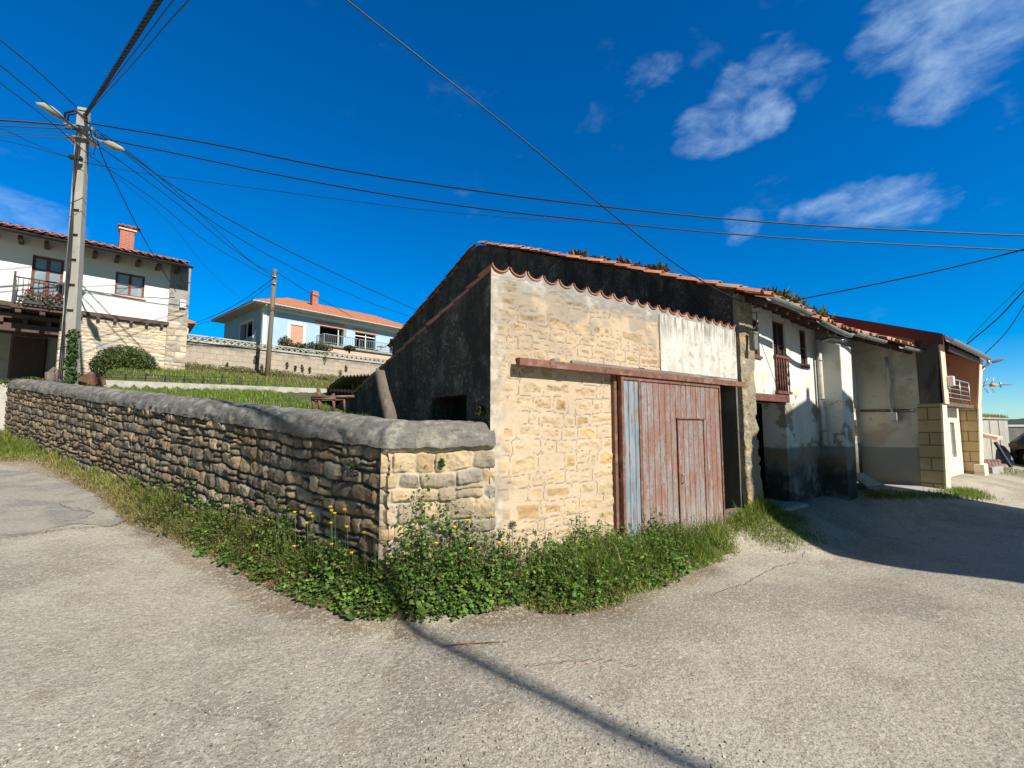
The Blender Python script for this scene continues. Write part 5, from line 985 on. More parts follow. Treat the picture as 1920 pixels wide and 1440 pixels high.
wpole = thing('wooden_pole', 'grey wooden cable pole leaning slightly in front of the terrace wall', 'pole', B1)
q = MB(); q.tube([(0, 0, -.4), tuple((T1-B1)*.5), tuple(T1-B1)], [.105, .088, .072], 12); q.build('pole_shaft', M['pole_wood'], wpole)
q = MB(); d_ = T1-B1; q.tube([tuple(d_*.93+np.array([-.12, -.1, 0])), tuple(d_*.93+np.array([.12, -.1, 0]))], .03, 6); q.tube([tuple(d_*.87+np.array([-.12, -.1, 0])), tuple(d_*.87+np.array([.12, -.1, 0]))], .025, 6); q.build('hook', M['steel'], wpole)
# ================================================================ CABLES
def cable(px, Y0, Y1, r, label, group='overhead cables'):
    px = [tuple(p) for p in px]; d = [0]
    for a_, b_ in zip(px, px[1:]): d.append(d[-1]+math.hypot(b_[0]-a_[0], b_[1]-a_[1]))
    pts = [aty(x, y, 1/((1-t/d[-1])/Y0+(t/d[-1])/Y1)) for (x, y), t in zip(px, d)]
    q = MB(); q.tube(smooth(pts, 6), r, 5); o = q.build('cable', M['cable'], None); props(o, label, 'cable', group); return o
cable([(172, 232), (400, 271), (640, 319), (900, 359), (1100, 384), (1300, 405), (1500, 421), (1720, 433), (2010, 446)], Yp, 10, .019, 'upper of two long cables crossing the whole sky from concrete pole to right edge')
cable([(172, 256), (330, 288), (500, 324), (700, 361), (900, 391), (1100, 413), (1300, 433), (1500, 448), (1700, 459), (2010, 474)], Yp, 10, .017, 'lower of two long cables crossing the whole sky above the barn roof')
cable([(150, 303), (250, 322), (400, 343), (600, 369), (800, 394), (1000, 411), (1100, 413)], Yp-.2, 11.5, .008, 'hair thin cable just below the two long cables')
cable([(600, -45), (650, 0), (800, 118), (960, 245), (1080, 345), (1180, 428), (1260, 490), (1330, 535), (1390, 566)], 4.2, 7.55, .009, 'single cable dropping from the top centre to the corner pier of the farmhouse')
cable([(1412, 577), (1500, 561), (1650, 531), (1800, 498), (2010, 445)], 7.8, 6.2, .011, 'cable rising from the farmhouse pier to the right edge')
cable([(-60, 222), (0, 225), (60, 229), (120, 234), (150, 236)], 10, Yp-.1, .028, 'thick black cable entering at the left edge, highest of the level ones')
cable([(-60, 233), (0, 236), (70, 239), (150, 243)], 10, Yp-.1, .016, 'medium black cable just below the thick one at the left edge')
cable([(-60, 242), (0, 248), (70, 251), (152, 254)], 10, Yp-.1, .008, 'thin level cable at the left edge, upper of the thin pair')
cable([(-60, 246), (0, 253), (70, 257), (152, 259)], 10, Yp-.1, .008, 'thin level cable at the left edge, lower of the thin pair')
cable([(-60, 225), (0, 240), (60, 268), (110, 288), (146, 299)], 9, Yp-.2, .007, 'thin cable sloping from left edge to the small insulator, upper one')
cable([(-60, 248), (0, 262), (60, 276), (110, 290), (146, 300)], 9, Yp-.2, .007, 'thin cable sloping from left edge to the small insulator, lower one')
cable([(-60, 28), (0, 75), (70, 133), (150, 207)], 9, Yp, .014, 'cable coming down from upper left edge to the concrete pole top')
cable([(-60, 70), (0, 122), (80, 188), (160, 255), (250, 320), (340, 388), (430, 462), (512, 519)], 8, 18.4, .012, 'long diagonal cable from left edge past the concrete pole to the wooden pole, upper')
cable([(-60, 110), (0, 155), (90, 225), (180, 300), (290, 375), (390, 455), (508, 522)], 8, 18.4, .010, 'long diagonal cable from left edge past the concrete pole to the wooden pole, lower')
cable([(176, 245), (195, 300), (225, 360), (255, 420), (290, 482), (330, 547)], Yp, 16.0, .014, 'dark cable falling steeply from concrete pole to the white house corner')
cable([(178, 245), (240, 288), (330, 352), (430, 412), (560, 480), (690, 541), (800, 590)], Yp, 24, .017, 'cable passing over the blue house roof to behind the barn, upper of the pair')
cable([(178, 250), (240, 292), (330, 366), (430, 436), (560, 508), (690, 566), (765, 592)], Yp, 24, .012, 'cable passing over the blue house roof to behind the barn, lower of the pair')
cable([(176, 240), (235, 280), (320, 350), (400, 425), (470, 490), (514, 512)], Yp, 18.4, .012, 'cable from the concrete pole top to the wooden pole top')
cable([(172, 300), (240, 350), (320, 420), (390, 505), (450, 560)], Yp, 22, .006, 'faint thin cable sloping down in front of the sky left of the wooden pole')
cable([(513, 522), (460, 560), (410, 588), (356, 609)], 18.4, 24, .014, 'cable from the wooden pole down to the annex roof, upper of the pair')
cable([(513, 530), (460, 568), (410, 596), (358, 612)], 18.4, 24, .009, 'cable from the wooden pole down to the annex roof, lower of the pair')
cable([(518, 510), (580, 549), (623, 573), (660, 594)], 18.4, 26.2, .014, 'cable from the wooden pole to the eaves of the blue house')
cable([(1990, 478), (1920, 545), (1870, 598), (1812, 646)], 9, 11.5, .014, 'dark cable from right edge to the peach house gutter, middle one')
cable([(1990, 440), (1920, 530), (1860, 590), (1812, 640)], 9, 11.5, .006, 'thin cable from right edge to the peach house gutter, highest one')
cable([(1990, 460), (1920, 573), (1885, 625), (1842, 668)], 9, 12.4, .010, 'cable from right edge to the outer end of the peach house gutter')
# thick twisted bundle that runs overhead and throws the shadow on the road
def inpl(x, z):
    t = z/SUN[2]; a_ = (x-Ga[0]-t*SUN[0])/gdir[0]; return Ga+gdir*a_+SUN*t
pl_ = [P1]+[P1+(Q1-P1)*k for k in (.25, .5, .75, 1.0)]; zc_ = Q1[2]
pts = [inpl(P1[0]+(Q1[0]-P1[0])*k, P1[2]+(Q1[2]-P1[2])*k-(.0)*k) for k in (0, .25, .5, .75, 1)]+[inpl(P1[0]+(Q1[0]-P1[0])*k, Q1[2]-(1.7*(1-exp(-(k-1)*1.1)))) for k in (1.3, 1.7, 2.2, 2.8, 3.5, 4.2)]
bun = thing('cable_bundle', 'thick twisted black cable bundle rising from the concrete pole over the road', 'cable', (0, 0, 0))
P = np.array(smooth(pts, 30)); tl = np.concatenate([[0], np.cumsum(np.linalg.norm(np.diff(P, axis=0), axis=1))])
for k in range(3):
    ph_ = tl*2*pi/.55+k*2*pi/3; off = np.stack([np.cos(ph_)*.55, np.cos(ph_)*.55, np.sin(ph_)], -1)*.030; q = MB(); q.tube(P+off, .024, 6); q.build('strand', M['cable'], bun)
for k, (dx, dz) in enumerate(((.03, -.10), (.05, -.2), (-.03, -.06))):
    sg = 8*(tl[:]/tl[-1])*(1-tl[:]/tl[-1]); q = MB(); q.tube(P[::4]+np.stack([dx*sg[::4], dx*sg[::4], dz*sg[::4]], -1)*1.2, .009, 5); o = q.build('cable', M['cable'], None); props(o, ('thin cable running close beside the twisted bundle, on its right', 'thin cable sagging lowest beside the twisted bundle', 'thin cable running close on the left of the twisted bundle')[k], 'cable', 'overhead cables')
# ================================================================ VEGETATION AND GROUND LITTER
def toR(px, py, f=R):
    z = .2
    for _ in range(12): p = onz(px, py, z); z = .5*z+.5*float(f(p[0], p[1]))
    return np.array([p[0], p[1], float(f(p[0], p[1]))])
def inpoly(x, y, poly):
    ins = np.zeros(x.shape, bool); n = len(poly)
    for i in range(n):
        x0, y0 = poly[i]; x1, y1 = poly[(i+1) % n]
        c = ((y0 > y) != (y1 > y)) & (x < (x1-x0)*(y-y0)/(y1-y0+1e-12)+x0); ins ^= c
    return ins
def projx(x, y, z):
    d1 = y; d2 = z-EYE; zc = d1*cp_+d2*sp_; yc = -d1*sp_+d2*cp_; return 960+FPX*x/zc, 720-FPX*yc/zc
A6 = wp(5.5, -.1)[:2]
poly = outp+[tuple(A6), tuple(A2), tuple(CW), tuple(WEND), tuple(WEND+WD*3)]
def dseg(x, y, pts): return np.min([seg_d(x, y, a, b) for a, b in zip(pts, pts[1:])], axis=0)
wallpts = [tuple(A6), tuple(A2), tuple(CW), tuple(WEND)]
def sample(n, poly, rs, near=True):
    P = np.array(poly); lo = P.min(0); hi = P.max(0); X = []; 
    while sum(len(a) for a in X) < n:
        q = rs.rand(n*3, 2)*(hi-lo)+lo; q = q[inpoly(q[:, 0], q[:, 1], poly)]
        if near: q = q[rs.rand(len(q)) < np.clip(6.0/np.hypot(q[:, 0], q[:, 1]), 0, 1)**1.3]
        X.append(q)
    return np.concatenate(X)[:n]
def blades(name, P, H, W_, cols, mat, rs, lean=.5, parent=None, seg=3):
    """tapered bent grass blades at points P (n,3), heights H"""
    n = len(P); a = rs.rand(n)*2*pi; dx = np.cos(a); dy = np.sin(a); bend = lean*rs.uniform(.2, 1.2, n)*H; ll = rs.rand(n)*.3
    V_ = []; 
    for k in range(seg+1):
        t = k/seg; w = W_*(1-t**1.6)+.0006; ox = bend*t**1.8; z = H*(t-.25*ll*t*t)
        cx = P[:, 0]+dx*ox; cy = P[:, 1]+dy*ox; cz = P[:, 2]+z-.01
        V_.append(np.stack([cx-dy*w, cy+dx*w, cz], -1)); V_.append(np.stack([cx+dy*w, cy-dx*w, cz], -1))
    V_ = np.stack(V_, 1); nv = 2*(seg+1); F_ = []
    for k in range(seg): F_.append(np.array([2*k, 2*k+1, 2*k+3, 2*k+2]))
    F_ = (np.array(F_)[None]+(np.arange(n)*nv)[:, None, None]).reshape(-1, 4)
    cc = np.repeat(cols[:, None], nv, 1).reshape(-1, 3)
    return npmesh(name, V_.reshape(-1, 3), F_, mat, parent, cols=cc)
def pickc(pal, n, rs, j=.3): return np.array(pal)[rs.randint(0, len(pal), n)]*(1+j*(rs.rand(n, 1)*2-1))
M['grass'] = mk('grass_blade', (1, 1, 1), rough=.6, attr=True, transl=.4)
GREEN = ((.17, .25, .035), (.24, .31, .05), (.12, .19, .03), (.30, .34, .07)); DEEP = ((.07, .15, .025), (.10, .20, .03), (.05, .11, .02)); STRAW = ((.46, .36, .17), (.55, .44, .24), (.34, .28, .12), (.34, .35, .10)); BROWN = ((.17, .12, .055), (.22, .15, .07), (.13, .13, .04))
rs = np.random.RandomState(77)
q = sample(66000, poly, rs); z = R(q[:, 0], q[:, 1]); px, py = projx(q[:, 0], q[:, 1], z); dw = dseg(q[:, 0], q[:, 1], wallpts); do = dseg(q[:, 0], q[:, 1], outp)
clump = fbm(q[:, 0]*2.2, q[:, 1]*2.2, 3, 101); cl2 = fbm(q[:, 0]*6, q[:, 1]*6, 2, 102)
ok = (dw > .03) & (rs.rand(len(q)) < ss(clump+.55*ss(do, 0, .30), .42, .70)*1.0+.03)
q, z, px, dw, do, clump, cl2 = [a[ok] for a in (q, z, px, dw, do, clump, cl2)]; n = len(q)
edge = ss(do, .02, .42); H = (.04+.26*edge*ss(clump, .25, .75)*(.4+1.1*cl2))*(.45+1.0*rs.rand(n)); H *= 1-.15*ss(px, 900, 1000)*ss(px, 1380, 1300)
tl = (px > 430) & (px < 1400) & (rs.rand(n) < .22) & (cl2 > .46) & (edge > .6); H[tl] = rs.uniform(.22, .46, int(tl.sum())); H *= 1-.45*ss(px, 1300, 1400)
col = pickc(GREEN, n, rs)
m = rs.rand(n) < (1-edge)*.75*ss(px, 1300, 1000)+.08; col[m] = pickc(STRAW, int(m.sum()), rs)
m = (px > 260) & (px < 520) & (cl2 > .52) & (rs.rand(n) < .6); col[m] = pickc(BROWN, int(m.sum()), rs)
m = (px > 560) & (px < 1330) & (rs.rand(n) < .40*edge); col[m] = pickc(DEEP, int(m.sum()), rs)
m = (px > 1000) & (px < 1170) & (do < .25) & (rs.rand(n) < .6); col[m] = pickc(((.22, .22, .05), (.28, .25, .07)), int(m.sum()), rs)
o = blades('grass_verge', np.stack([q[:, 0], q[:, 1], z], -1), H, .0032+.0028*rs.rand(n), col, M['grass'], rs, .8); props(o, 'strip of green and dry grass along the foot of wall and barn', 'grass', kind='stuff')
# dry flattened straw at the road edge
q = sample(26000, poly, rs); do = dseg(q[:, 0], q[:, 1], outp); z = R(q[:, 0], q[:, 1]); px, _ = projx(q[:, 0], q[:, 1], z); k = (do < .28) & (px < 760); q, z = q[k], z[k]; n = len(q)
o = blades('dry_grass', np.stack([q[:, 0], q[:, 1], z+.004], -1), .03+.05*rs.rand(n), .0022+.001*rs.rand(n), pickc(STRAW+BROWN, n, rs), M['grass'], rs, 2.6); props(o, 'flattened dry straw on the road edge below the rubble wall', 'dry grass', kind='stuff')
# leafy weeds
def weeds(name, q, H, nl, size, pal, rs, label, spread=.07, mat=None, narrow=.5):
    n = len(q); z = R(q[:, 0], q[:, 1]); idx = np.repeat(np.arange(n), nl); m = len(idx); t = rs.rand(m)**.8; a = rs.rand(m)*2*pi; r = spread*rs.rand(m)**.5*(.35+.65*(1-t)+.2)
    pt = rs.uniform(.62, 1.4, (n, 1))*np.array([1, 1, 1])+rs.uniform(-.12, .12, (n, 3)); ps = rs.uniform(.55, 1.5, n); leanx = (rs.rand(n)-.5)*.3; leany = (rs.rand(n)-.5)*.3
    P = np.stack([q[idx, 0]+np.cos(a)*r+leanx[idx]*t*H[idx], q[idx, 1]+np.sin(a)*r+leany[idx]*t*H[idx], z[idx]+t*H[idx]], -1)
    d = np.stack([np.cos(a), np.sin(a), rs.uniform(-.5, .7, m)], -1); d /= np.linalg.norm(d, axis=1)[:, None]
    nn_ = np.cross(d, rs.normal(size=(m, 3))*.5+np.array([0, 0, 1])); nn_ /= np.linalg.norm(nn_, axis=1)[:, None]; up = np.cross(nn_, d)
    L_ = (size*ps[idx]*rs.uniform(.5, 1.35, m)*(1.15-.5*t))[:, None]; w = L_*narrow
    V0 = P; V1 = P+d*L_*.45+nn_*w-up*L_*.05; V2 = P+d*L_+up*-L_*.25; V3 = P+d*L_*.45-nn_*w-up*L_*.05; V4 = P+d*L_*.5+up*L_*.08
    VV = np.stack([V0, V1, V2, V3, V4], 1).reshape(-1, 3); T_ = np.array([[0, 1, 4], [1, 2, 4], [2, 3, 4], [3, 0, 4]]); FF = (T_[None]+(np.arange(m)*5)[:, None, None]).reshape(-1, 3)
    c = pickc(pal, m, rs, .3)*np.clip(pt[idx], .3, 2); cc = np.repeat(c, 5, 0)
    sb = np.stack([q[:, 0], q[:, 1], z-.01], -1); st_ = np.stack([q[:, 0]+leanx*H*.95, q[:, 1]+leany*H*.95, z+H*.97], -1); sm_ = (sb+st_)/2; wv = np.stack([rs.normal(size=n), rs.normal(size=n), 0*H], -1); wv = wv/np.linalg.norm(wv, axis=1)[:, None]*.0022
    SV = np.stack([sb-wv, sb+wv, st_+wv*.4, st_-wv*.4], 1).reshape(-1, 3); b0 = len(VV); SF = np.concatenate([(np.array([[0, 1, 2], [0, 2, 3]])[None]+(np.arange(n)*4)[:, None, None]).reshape(-1, 3)])+b0
    VV = np.concatenate([VV, SV]); FF = np.concatenate([FF, SF]); cc = np.concatenate([cc, np.tile(np.array([.10, .12, .04]), (len(SV), 1))])
    o = npmesh(name, VV, FF, mat or M['leafattr'], cols=cc); return props(o, label, 'weeds', kind='stuff')
q = sample(5200, poly, rs); z = R(q[:, 0], q[:, 1]); px, py = projx(q[:, 0], q[:, 1], z); dw = dseg(q[:, 0], q[:, 1], wallpts); do = dseg(q[:, 0], q[:, 1], outp); cl = fbm(q[:, 0]*2.5, q[:, 1]*2.5, 3, 111)
den = ss(px, 560, 700)*ss(px, 1010, 930)*1.0+.28*ss(px, 380, 520)*ss(px, 700, 640)+.30*ss(px, 990, 1040)*ss(px, 1330, 1250)+.10*ss(px, 200, 300)*ss(px, 520, 440)
k = (rs.rand(len(q)) < den*ss(cl+.6*ss(do, 0, .35), .40, .62)) & (dw > .04) & (do > .02); q, px, dw, do, cl = q[k], px[k], dw[k], do[k], cl[k]; n = len(q)
H = (.07+.52*ss(do, .0, .5)*(.2+1.3*cl))*(.55+.85*rs.rand(n)); H *= 1+.6*ss(px, 700, 790)*ss(px, 1000, 920); H *= 1-.38*ss(px, 960, 1060); tall = (rs.rand(n) < .10) & (dw < .35); H[tall] *= 1.45
weeds('leafy_weeds', q, H, 30, .036, ((.08, .17, .025), (.12, .23, .035), (.055, .12, .02), (.18, .29, .05), (.14, .16, .05)), rs, 'dense dark green leafy weeds heaped against the wall corner and barn')
q = sample(1500, poly, rs); z = R(q[:, 0], q[:, 1]); px, py = projx(q[:, 0], q[:, 1], z); do = dseg(q[:, 0], q[:, 1], outp); cl = fbm(q[:, 0]*3+5, q[:, 1]*3, 3, 118); k = (rs.rand(len(q)) < .8*ss(px, 500, 600)*ss(px, 1250, 1150)*ss(cl, .5, .62)) & (do > .12); q = q[k]; n = len(q)
weeds('broad_leaf_weeds', q, .10+.26*rs.rand(n), 13, .075, ((.12, .22, .04), (.17, .27, .07), (.09, .17, .03), (.22, .26, .10)), rs, 'paler broad leaved weeds mixed into the dense green growth at the corner', spread=.06, narrow=.36)
# brownish herbs left of the corner
q = sample(2600, poly, rs); z = R(q[:, 0], q[:, 1]); px, py = projx(q[:, 0], q[:, 1], z); do = dseg(q[:, 0], q[:, 1], outp); k = (rs.rand(len(q)) < .55*ss(px, 180, 300)*ss(px, 640, 500)) & (do > .05); q = q[k]; n = len(q)
weeds('brown_herbs', q, .08+.22*rs.rand(n), 20, .022, ((.15, .14, .045), (.20, .15, .06), (.12, .17, .035), (.22, .16, .08)), rs, 'brownish low herbs among the grass below the rubble wall', spread=.06)
# broad upright stems in front of the door
q = sample(900, poly, rs); z = R(q[:, 0], q[:, 1]); px, py = projx(q[:, 0], q[:, 1], z); do = dseg(q[:, 0], q[:, 1], outp); dw = dseg(q[:, 0], q[:, 1], wallpts); k = (rs.rand(len(q)) < .5*ss(px, 880, 960)*ss(px, 1340, 1280)) & (do > .2) & (dw > .05); q = q[k]; n = len(q)
weeds('lance_leaf_weeds', q, .14+.20*rs.rand(n), 24, .07, ((.13, .25, .035), (.17, .29, .05), (.09, .19, .03)), rs, 'bright green lance leaved weeds in front of the barn door', spread=.05, narrow=.16)
# seed stalks and wildflowers (each flower a thing)
M['yellow'] = mk('yellow_petal', (.80, .58, .02), rough=.6); M['clover'] = mk('clover_pink', (.55, .16, .34), rough=.7); M['stem'] = mk('plant_stem', (.09, .12, .04), rough=.8)
fl_px = [(332, 968), (352, 985), (553, 960), (505, 975), (582, 962), (586, 968), (620, 950), (622, 957), (628, 962), (576, 980), (647, 955), (621, 980), (700, 968), (702, 988), (651, 987), (683, 998), (622, 1020), (660, 1036), (648, 1040), (552, 1024), (810, 1030), (853, 988), (878, 975), (848, 1040), (882, 1028), (936, 1017), (921, 963), (819, 1018), (936, 1019), (975, 1016)]
for k, (x, y) in enumerate(fl_px):
    t_ = np.array(onpl(x, y, (CW[0], CW[1]-.16, 0), (0.25, -1, 0)) if x > 700 else onpl(x, y, (*(CW-WN*.16), 0), (WN[0], WN[1], 0)))
    gz0 = float(R(t_[0], t_[1])); root = thing('yellow_wildflower', 'small yellow wildflower on a thin stem in the weeds at the wall foot', 'flower', (t_[0], t_[1], gz0), 0, 'yellow wildflowers at the wall foot'); h_ = float(t_[2]-gz0)
    q_ = MB(); q_.tube([(.03, .0, 0), (.015, .01, h_*.5), (0, 0, h_)], .0025, 4); q_.build('stem', M['stem'], root)
    q_ = MB(); 
    for j in range(7): a = j*2*pi/7; q_.poly([(0, 0, h_), (.016*cos(a-.35), .016*sin(a-.35)-.004, h_+.006), (.022*cos(a), .022*sin(a)-.006, h_+.004), (.016*cos(a+.35), .016*sin(a+.35)-.004, h_+.006)])
    q_.poly([(-.012, -.008, h_-.008), (.012, -.008, h_-.008), (.012, -.008, h_+.010), (-.012, -.008, h_+.010)]); q_.build('petals', M['yellow'], root)
for k, (x, y) in enumerate([(1160, 1010), (1178, 1008), (1208, 1050), (1230, 1056), (1268, 1073), (1292, 1050), (1215, 1060), (1322, 990), (1190, 1015), (1168, 1002)]):
    g_ = toR(x, y+22); root = thing('clover_flower', 'pink clover flower head in the grass before the barn door', 'flower', g_, 0, 'pink clover flowers before the door'); h_ = .10
    q_ = MB(); q_.tube([(0, 0, 0), (0, 0, h_)], .002, 4); q_.build('stem', M['stem'], root)
    o = leafcloud('flower_head', root, M['clover'], [(0, 0, h_)], [.014], 40, .008, 300+k)
q_ = sample(60, poly, rs); 
k_ = 0
for x_, y_ in q_:
    z_ = float(R(x_, y_)); ppx, _ = projx(x_, y_, z_)
    if not (480 < ppx < 1330) or dseg(np.array([x_]), np.array([y_]), wallpts)[0] > .4 or k_ > 13: continue
    k_ += 1; h_ = random.uniform(.4, .68); root = thing('seed_stalk', 'thin dry seed stalk standing above the weeds along the wall', 'weed stalk', (x_, y_, z_), 0, 'dry seed stalks above the weeds')
    mb = MB(); lx_, ly_ = random.uniform(-.08, .08), random.uniform(-.04, .04); mb.tube([(0, 0, 0), (lx_*.4, ly_*.4, h_*.6), (lx_, ly_, h_)], [.003, .0025, .0015], 4)
    for j in range(5): t = .55+.1*j; a = random.uniform(0, 6.28); mb.tube([(lx_*t, ly_*t, h_*t), (lx_*t+cos(a)*.06, ly_*t+sin(a)*.06, h_*t+.06)], .0014, 3)
    mb.build('stalk', M['stem'], root); leafcloud('seed_heads', root, M['geranium'], [(lx_, ly_, h_), (lx_*.9, ly_*.9, h_-.025), (lx_+.012, ly_, h_-.012)], [.022, .022, .02], 60, .010, 400+k_)
# field grass behind the wall
n = 34000; px_ = rs.uniform(30, 690, n); yy = rs.uniform(6.2, 15.2, n); xx = (px_-960)/FPX*yy; s_, p_ = sp(xx, yy); uu, vv2 = uv(xx, yy); k = (p_ > .7) & (uu < -.25); xx, yy = xx[k], yy[k]; n = len(xx)
xb = rs.uniform(-14, -4.6, 16000); yb = rs.uniform(13.2, 21.5, 16000); qb = (xb-TW0[0])*TWN[0]+(yb-TW0[1])*TWN[1]; kb = (qb < -.1) & ((yb-LW0[1])*(LW1[0]-LW0[0])-(xb-LW0[0])*(LW1[1]-LW0[1]) > .25); xx = np.concatenate([xx, xb[kb]]); yy = np.concatenate([yy, yb[kb]]); n = len(xx)
H = (.07+.10*fbm(xx*2, yy*2, 3, 120))*(.7+.6*rs.rand(n)); col = pickc(((.15, .26, .03), (.20, .31, .045), (.12, .20, .025), (.27, .32, .07)), n, rs); m = rs.rand(n) < .07+.45*(yy > 15.3); col[m] = pickc(STRAW+BROWN, int(m.sum()), rs)
o = blades('field_grass', np.stack([xx, yy, F(xx, yy)], -1), H, .006+.004*rs.rand(n), col, M['grass'], rs, .6); props(o, 'bright green grass on the plot behind the coping', 'grass', kind='stuff')
# scrub between the low wall and the terrace, and on the terrace wall
cs = []; rd = []
for k in range(170):
    t = rs.uniform(-6, 8.5); q0 = TW0+TWD*t-TWN*rs.uniform(.05, .9); h0 = float(F(q0[0], q0[1])); cs.append((q0[0], q0[1], h0+.08)); r_ = rs.uniform(.12, .34); rd.append((r_*1.3, r_*.9, r_*.8))
o = leafcloud('scrub', None, M['leafattr'], cs, rd, 22000, .04, 131, cols=((.17, .18, .05), (.26, .20, .09), (.12, .16, .04), (.34, .28, .13))); props(o, 'low brown and green scrub along the foot of the block wall', 'scrub', kind='stuff')
for k, (x, y, r_) in enumerate([(478, 675, .16), (490, 690, .13), (537, 685, .12), (553, 690, .11), (608, 672, .20), (566, 690, .16), (580, 693, .13), (637, 700, .2), (425, 684, .09), (648, 690, .15)]):
    p = onpl(x, y, (TW0[0], TW0[1], 0), (TWN[0], TWN[1], 0))-np.array([TWN[0], TWN[1], 0])*.06
    o = leafcloud('wall_plant', None, M['leafattr'], [(0, 0, 0)], [(r_*.55, r_*.4, r_*1.3)], 110, .035, 140+k, cols=((.10, .09, .03), (.13, .10, .05), (.07, .09, .025)), loc=p); props(o, 'small withered plant growing out of the block retaining wall joints', 'wall plant', 'withered plants on the block wall')
for k, (x, y, r_, h_, l_) in enumerate([(560, 650, .55, .38, 'low green shrub under the bricked up door of the blue house'), (535, 642, .4, .55, 'thin twiggy shrub left of the bricked up door, behind the balustrade'), (595, 648, .8, .35, 'wide green shrub at the left end of the pink balcony base'), (655, 652, .35, .22, 'trailing plant hanging over the balcony slab edge')]):
    p = aty(x, y, 24.5 if k < 3 else 27.5); sr = thing('shrub', l_, 'shrub', p-np.array([0, 0, h_*.8])); leafcloud('foliage', sr, M['leafattr'], [(0, 0, h_*.8), (r_*.5, 0, h_*.5), (-r_*.5, 0, h_*.6)], [(r_*.6, r_*.5, h_*.7)]*3, 900, .06, 160+k, cols=((.05, .08, .02), (.08, .10, .03), (.12, .11, .05)))
    mb = MB(); 
    for j in range(4): mb.tube([(0, 0, -.2), ((j-1.5)*r_*.3, 0, h_*.9)], .02, 4)
    mb.build('branches', M['wood'], sr)
# creeper on the concrete pole, ivy near it
p0 = aty(133, 668, P1[1]-.35); cr = thing('creeper', 'green creeper climbing the lower right side of the concrete pole', 'creeper', p0); leafcloud('leaves', cr, M['leafattr'], [(0, 0, .25), (.03, 0, .0), (-.02, 0, -.3), (.05, 0, -.55), (.02, 0, .5)], [(.13, .1, .2)]*5, 700, .05, 171, cols=((.05, .10, .02), (.08, .14, .03)))
mb = MB(); mb.tube([(0, .05, -1), (.02, .05, -.3), (0, .05, .5)], .012, 5); mb.build('vine', M['wood'], cr)
for k, (x, y, rx, rz_, l_) in enumerate([(60, 712, .85, .13, 'low green plant spilling over the coping at the far left'), (143, 708, .3, .22, 'small green bush at the foot of the concrete pole')]):
    p = aty(x, y, 12.9); pb = thing('low_bush', l_, 'bush', p-np.array([0, 0, .2])); leafcloud('foliage', pb, M['leafattr'], [(0, 0, .15), (rx*.5, 0, .1), (-rx*.6, 0, .1)], [(rx*.6, .3, rz_)]*3, 1300, .04, 180+k, cols=((.10, .14, .025), (.14, .17, .04), (.07, .10, .02)))
# small plants on the walls
def plug(x, y, plane, r_, cols, label, nm='wall_plant', nleaf=120, size=.018, sc=(1, .6, 1), cat='wall plant'):
    p = onpl(x, y, *plane); o = leafcloud(nm, None, M['leafattr'], [(0, 0, 0)], [(r_*sc[0], r_*sc[1], r_*sc[2])], nleaf, size, int(x+y), cols=cols, loc=p); return props(o, label, cat)
pll = ((*(CW-WN*.06), 0), (WN[0], WN[1], 0)); psh = ((*(CW-SN*.05), 0), (SN[0], SN[1], 0))
plug(655, 874, pll, .07, ((.10, .17, .03), (.22, .16, .24), (.08, .13, .03)), 'small plant with purple flowers rooted in the rubble wall near the corner', sc=(1, .5, .7))
plug(662, 889, pll, .05, ((.2, .12, .22), (.12, .10, .10)), 'faint purple trailing weed hanging below the purple flowered wall plant', sc=(1.3, .4, .6))
plug(829, 868, psh, .035, ((.08, .15, .03), (.1, .18, .04)), 'tiny green fern on the short sandstone wall section', sc=(.8, .5, 1.2))
plug(903, 770, ((A[0], A[1]+.12, 0), (0, 1, 0)), .055, ((.09, .08, .03), (.12, .10, .04)), 'brownish tuft growing on the coping end against the barn corner', nleaf=160, size=.02)
# succulents on the old roof
M['succ'] = mk('roof_succulent', (1, 1, 1), rough=.6, attr=True)
SUC = [(1075, 469, .16), (1093, 471, .16), (1112, 478, .08), (1140, 480, .07), (1165, 481, .13), (1172, 482, .12), (1212, 488, .09), (1230, 489, .16), (1246, 494, .14), (1128, 478, .1), (1190, 485, .08)]
for k, (x, y, r_) in enumerate(SUC):
    v0, z0 = onu(x, y+9, 5.35); p = wp(5.35, v0, roofz(5.35, v0)+.12); n_ = 46; rs2 = np.random.RandomState(200+k); a = rs2.rand(n_)*2*pi; e = rs2.uniform(.1, 1.2, n_); d = np.stack([np.cos(a)*np.cos(e), np.sin(a)*np.cos(e), np.sin(e)], -1); sidev = np.stack([-np.sin(a), np.cos(a), 0*a], -1); L_ = (r_*rs2.uniform(.6, 1.3, n_))[:, None]
    off = rs2.normal(size=(n_, 3))*np.array([r_*.5, r_*.5, .01]); VV = np.stack([off-sidev*.018, off+d*L_*.6-sidev*.024, off+d*L_, off+d*L_*.6+sidev*.024, off+sidev*.018], 1); FF = (np.array([[0, 1, 3, 4], [1, 2, 3, 3]])[None]+(np.arange(n_)*5)[:, None, None]).reshape(-1, 4)
    FF3 = (np.array([[0, 1, 4], [1, 3, 4], [1, 2, 3]])[None]+(np.arange(n_)*5)[:, None, None]).reshape(-1, 3)
    o = npmesh('roof_succulent', VV.reshape(-1, 3), FF3, M['succ'], cols=np.repeat(pickc(((.08, .10, .02), (.14, .11, .03), (.10, .05, .02), (.06, .08, .02)), n_, rs2), 5, 0), loc=p); props(o, 'spiky green succulent growing on the gable tiles of the old farmhouse', 'roof plant', 'succulents on the farmhouse gable tiles')
